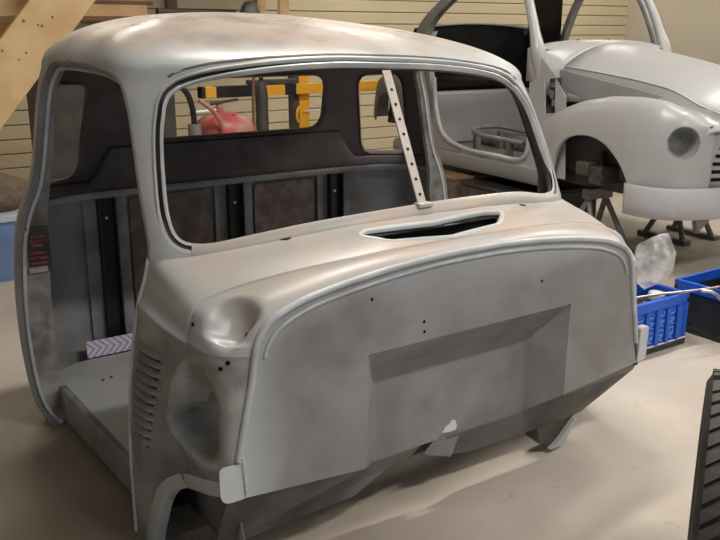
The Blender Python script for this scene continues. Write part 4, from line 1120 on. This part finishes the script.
# blue bin with cloth
bn = thing('blue_bin', 'pale blue plastic bin standing beside the truck cab', 'bin', (-.72, 3.34, 0))
R = [[(x * k, y * k, z) for x, y in rounded([(-.25, -.2), (.25, -.2), (.25, .2), (-.25, .2)], .06)] for k, z in ((.86, .0), (.88, .02), (.99, .33), (1.0, .345))]
MB().grid(R, closed=True).add([R[0][i] for i in range(len(R[0]))], [tuple(range(len(R[0])))]).build('tub', 'binblue', bn, solid=.006)
R = [[(x * k, y * k, z) for x, y in rounded([(-.25, -.2), (.25, -.2), (.25, .2), (-.25, .2)], .06)] for k, z in ((1.0, .335), (1.05, .337), (1.05, .365), (1.0, .372), (.9, .375))]
MB().grid(R, closed=True).add(R[-1], [tuple(range(len(R[0])))]).build('lid', 'binlid', bn)
bm = bmesh.new(); bmesh.ops.create_icosphere(bm, subdivisions=4, radius=1); rnd = random.Random(8)
dirs = [(Vector((rnd.gauss(0, 1), rnd.gauss(0, 1), rnd.gauss(0, 1))).normalized(), rnd.uniform(.05, .16)) for _ in range(18)]
for v in bm.verts:
    p = v.co.normalized(); r_ = 1 + sum(a * math.exp(-((p - d_).length / .35) ** 2) for d_, a in dirs) - .1
    v.co = Vector((p.x * r_ * .27, p.y * r_ * .18, max(p.z * r_ * .16 + .03 * p.x, -.045)))
me = bpy.data.meshes.new('brown_cloth'); bm.to_mesh(me); bm.free(); me.materials.append(M['burlap'])
for p in me.polygons: p.use_smooth = True
cl = bpy.data.objects.new('brown_cloth', me); COL.objects.link(cl); cl.location = (-.62, 3.36, .4225)
tag(cl, 'heap of dark brown cloth on the blue bin', 'cloth')

# red pressure pot
tk = thing('pressure_pot', 'dusty red blasting pot with domed lid, behind the rear window of the truck cab', 'pressure pot', (.79, 3.2, 0))
MB().lathe([(.0, .14), (.10, .16), (.175, .22), (.185, .28), (.185, .70), (.182, .76), (.165, .80), (.125, .83), (.06, .848), (.0, .85)], 36, capends=False).build('tank', 'redtank', tk)
for k in range(3):
    a = 2 * PI * k / 3 + .4
    MB().tube([(.15 * math.cos(a), .15 * math.sin(a), .24), (.19 * math.cos(a), .19 * math.sin(a), 0)], .014, 8).build('leg', 'redtank', tk)
vl = MB().lathe([(.024, .845), (.024, .885), (.018, .89), (.018, .90)], 14, c=(-.04, -.02, 0)).build('valve', 'redtank', tk)
MB().tube([(-.10, -.03, .905), (.085, -.02, .925)], .009, 8).build('lever', 'black', vl)
MB().tube([(-.25, -.06, .862), (-.06, -.02, .868)], .008, 8).build('air_pipe', 'white', tk)
MB().tube(catmull([(-.10, -.17, .60), (-.10, -.18, .78), (-.14, -.18, .86), (-.22, -.18, .93), (-.24, -.18, .94)], 6), .013, 8).build('frame_handle', 'redtank', tk)
MB().tube([(-.24, -.1, .14), (-.24, -.1, .80)], .04, 12).build('moisture_filter', 'greysteel', tk)
MB().tube(catmull([(-.24, -.1, .78), (-.25, -.1, .90), (-.30, -.12, 1.00), (-.40, -.12, 1.05), (-.50, -.1, .95), (-.54, -.1, .5), (-.50, -.1, .03), (-.3, -.25, .02)], 8), .018, 8).build('hose', 'black', tk)
disc((.02, -.09, .838), (.1, -.4, 1), .010, 'lid_bolt', 'black', tk, off=.004)

# dark gas cylinder and yellow hoist
gc = thing('gas_cylinder', 'slim dark gas cylinder standing between the red pot and the yellow hoist', 'gas cylinder', (1.545, 4.15, 0))
MB().lathe([(.0, 0), (.046, 0), (.048, .02), (.048, .86), (.042, .92), (.03, .955), (.022, .97), (.0, .97)], 24, capends=False).build('bottle', 'darksteel', gc)
MB().lathe([(.016, .965), (.016, 1.01), (.026, 1.015), (.026, 1.035), (.0, 1.037)], 12, capends=False).build('valve', 'black', gc)
MB().tube(catmull([(-.01, -.02, 1.0), (-.07, -.04, 1.02), (-.09, -.04, .85), (-.085, -.04, .3), (-.09, -.04, .02)], 6), .012, 8).build('hose', 'darkwood', gc)

ho = thing('yellow_hoist', 'yellow steel hoist with black striped beam, behind the truck cab', 'hoist', (2.09, 4.5, 0))
MB().bx((-.045, -.05, .03), (.05, .05, 1.12)).build('column', 'yellow', ho, bevel=.006)
MB().bx((-.30, -.35, 0), (.30, .35, .03)).build('base_plate', 'yellow', ho, bevel=.006)
bmn = MB().bx((-.93, -.13, .845), (.75, -.055, .925)).build('beam', 'yellow', ho, bevel=.004)
for (xa_, xb_) in ((-.93, -.90), (-.81, -.44), (-.22, -.12)):
    MB().bx((xa_, -.134, .843), (xb_, -.051, .927)).build('black_stripe', 'black', bmn, smooth=False)
MB().bx((-.52, -.14, .93), (-.12, -.04, .965)).build('carriage', 'darksteel', ho, bevel=.004)
MB().bx((-.10, -.05, .30), (-.05, .04, 1.05)).build('guide', 'darksteel', ho, bevel=.004)
MB().tube([(-.02, -.075, .70), (.13, -.075, .705)], .006, 8).build('release_pin', 'white', ho)
MB().tube(catmull([(-.075, -.08, .62), (-.10, -.1, .66), (-.09, -.1, .72), (-.06, -.08, .74)], 6), .012, 8).build('hook', 'yellow', ho)

# wall shelf on the back wall
rk = thing('wall_shelf', 'brown wooden shelf on brackets along the back wall, above the truck cab roof', 'shelf', (1.8, 6.2, 0))
for x in (-1.05, .0, .96):
    MB().bx((x - .05, .22, 1.30), (x + .05, .28, 2.2)).build('upright', 'darkwood' if x < .5 else 'wood', rk, smooth=False)
    MB().prism([(-.20, 1.42), (.22, 1.42), (.22, 1.30), (.18, 1.30)], lambda y, z: (x - .02, y, z), lambda y, z: (x + .02, y, z)).build('bracket', 'darkwood', rk, smooth=False)
for z in (1.42, 1.95): MB().bx((-1.1, -.26, z), (1.05, .22, z + .035)).build('shelf_board', 'darkwood', rk, smooth=False)
MB().bx((.91, -.26, 1.455), (1.01, -.20, 1.95)).build('front_post', 'wood', rk, smooth=False)
for i, (x0_, x1_, z0_, h_, m_) in enumerate(((-.98, -.40, 1.456, .10, 'wood'), (-.95, -.34, 1.557, .03, 'darkwood'), (-.90, -.42, 1.588, .035, 'wood'))):
    o = MB().bx((x0_, -.17, z0_), (x1_, .17, z0_ + h_)).build('board', m_, None, bevel=.003); o.location = (1.8, 6.2, 0)
    tag(o, ['thick pale plank lying on the wall shelf', 'thin dark board on the pale plank of the wall shelf', 'pale upper board on the wall shelf pile'][i], 'board')
o = MB().tube([(-.30, -.15, 1.495), (.50, -.10, 1.495)], .038, 12).build('dark_pipe', 'darksteel'); o.location = (1.8, 6.2, 0); tag(o, 'dark pipe lying on the wall shelf', 'pipe')
o = MB().lathe([(.0, 1.456), (.09, 1.456), (.10, 1.50), (.08, 1.56), (.05, 1.60), (.0, 1.61)], 16, c=(.66, -.1, 0), capends=False).build('grey_canister', 'greysteel'); o.location = (1.8, 6.2, 0); tag(o, 'small grey canister on the wall shelf beside the post', 'canister')
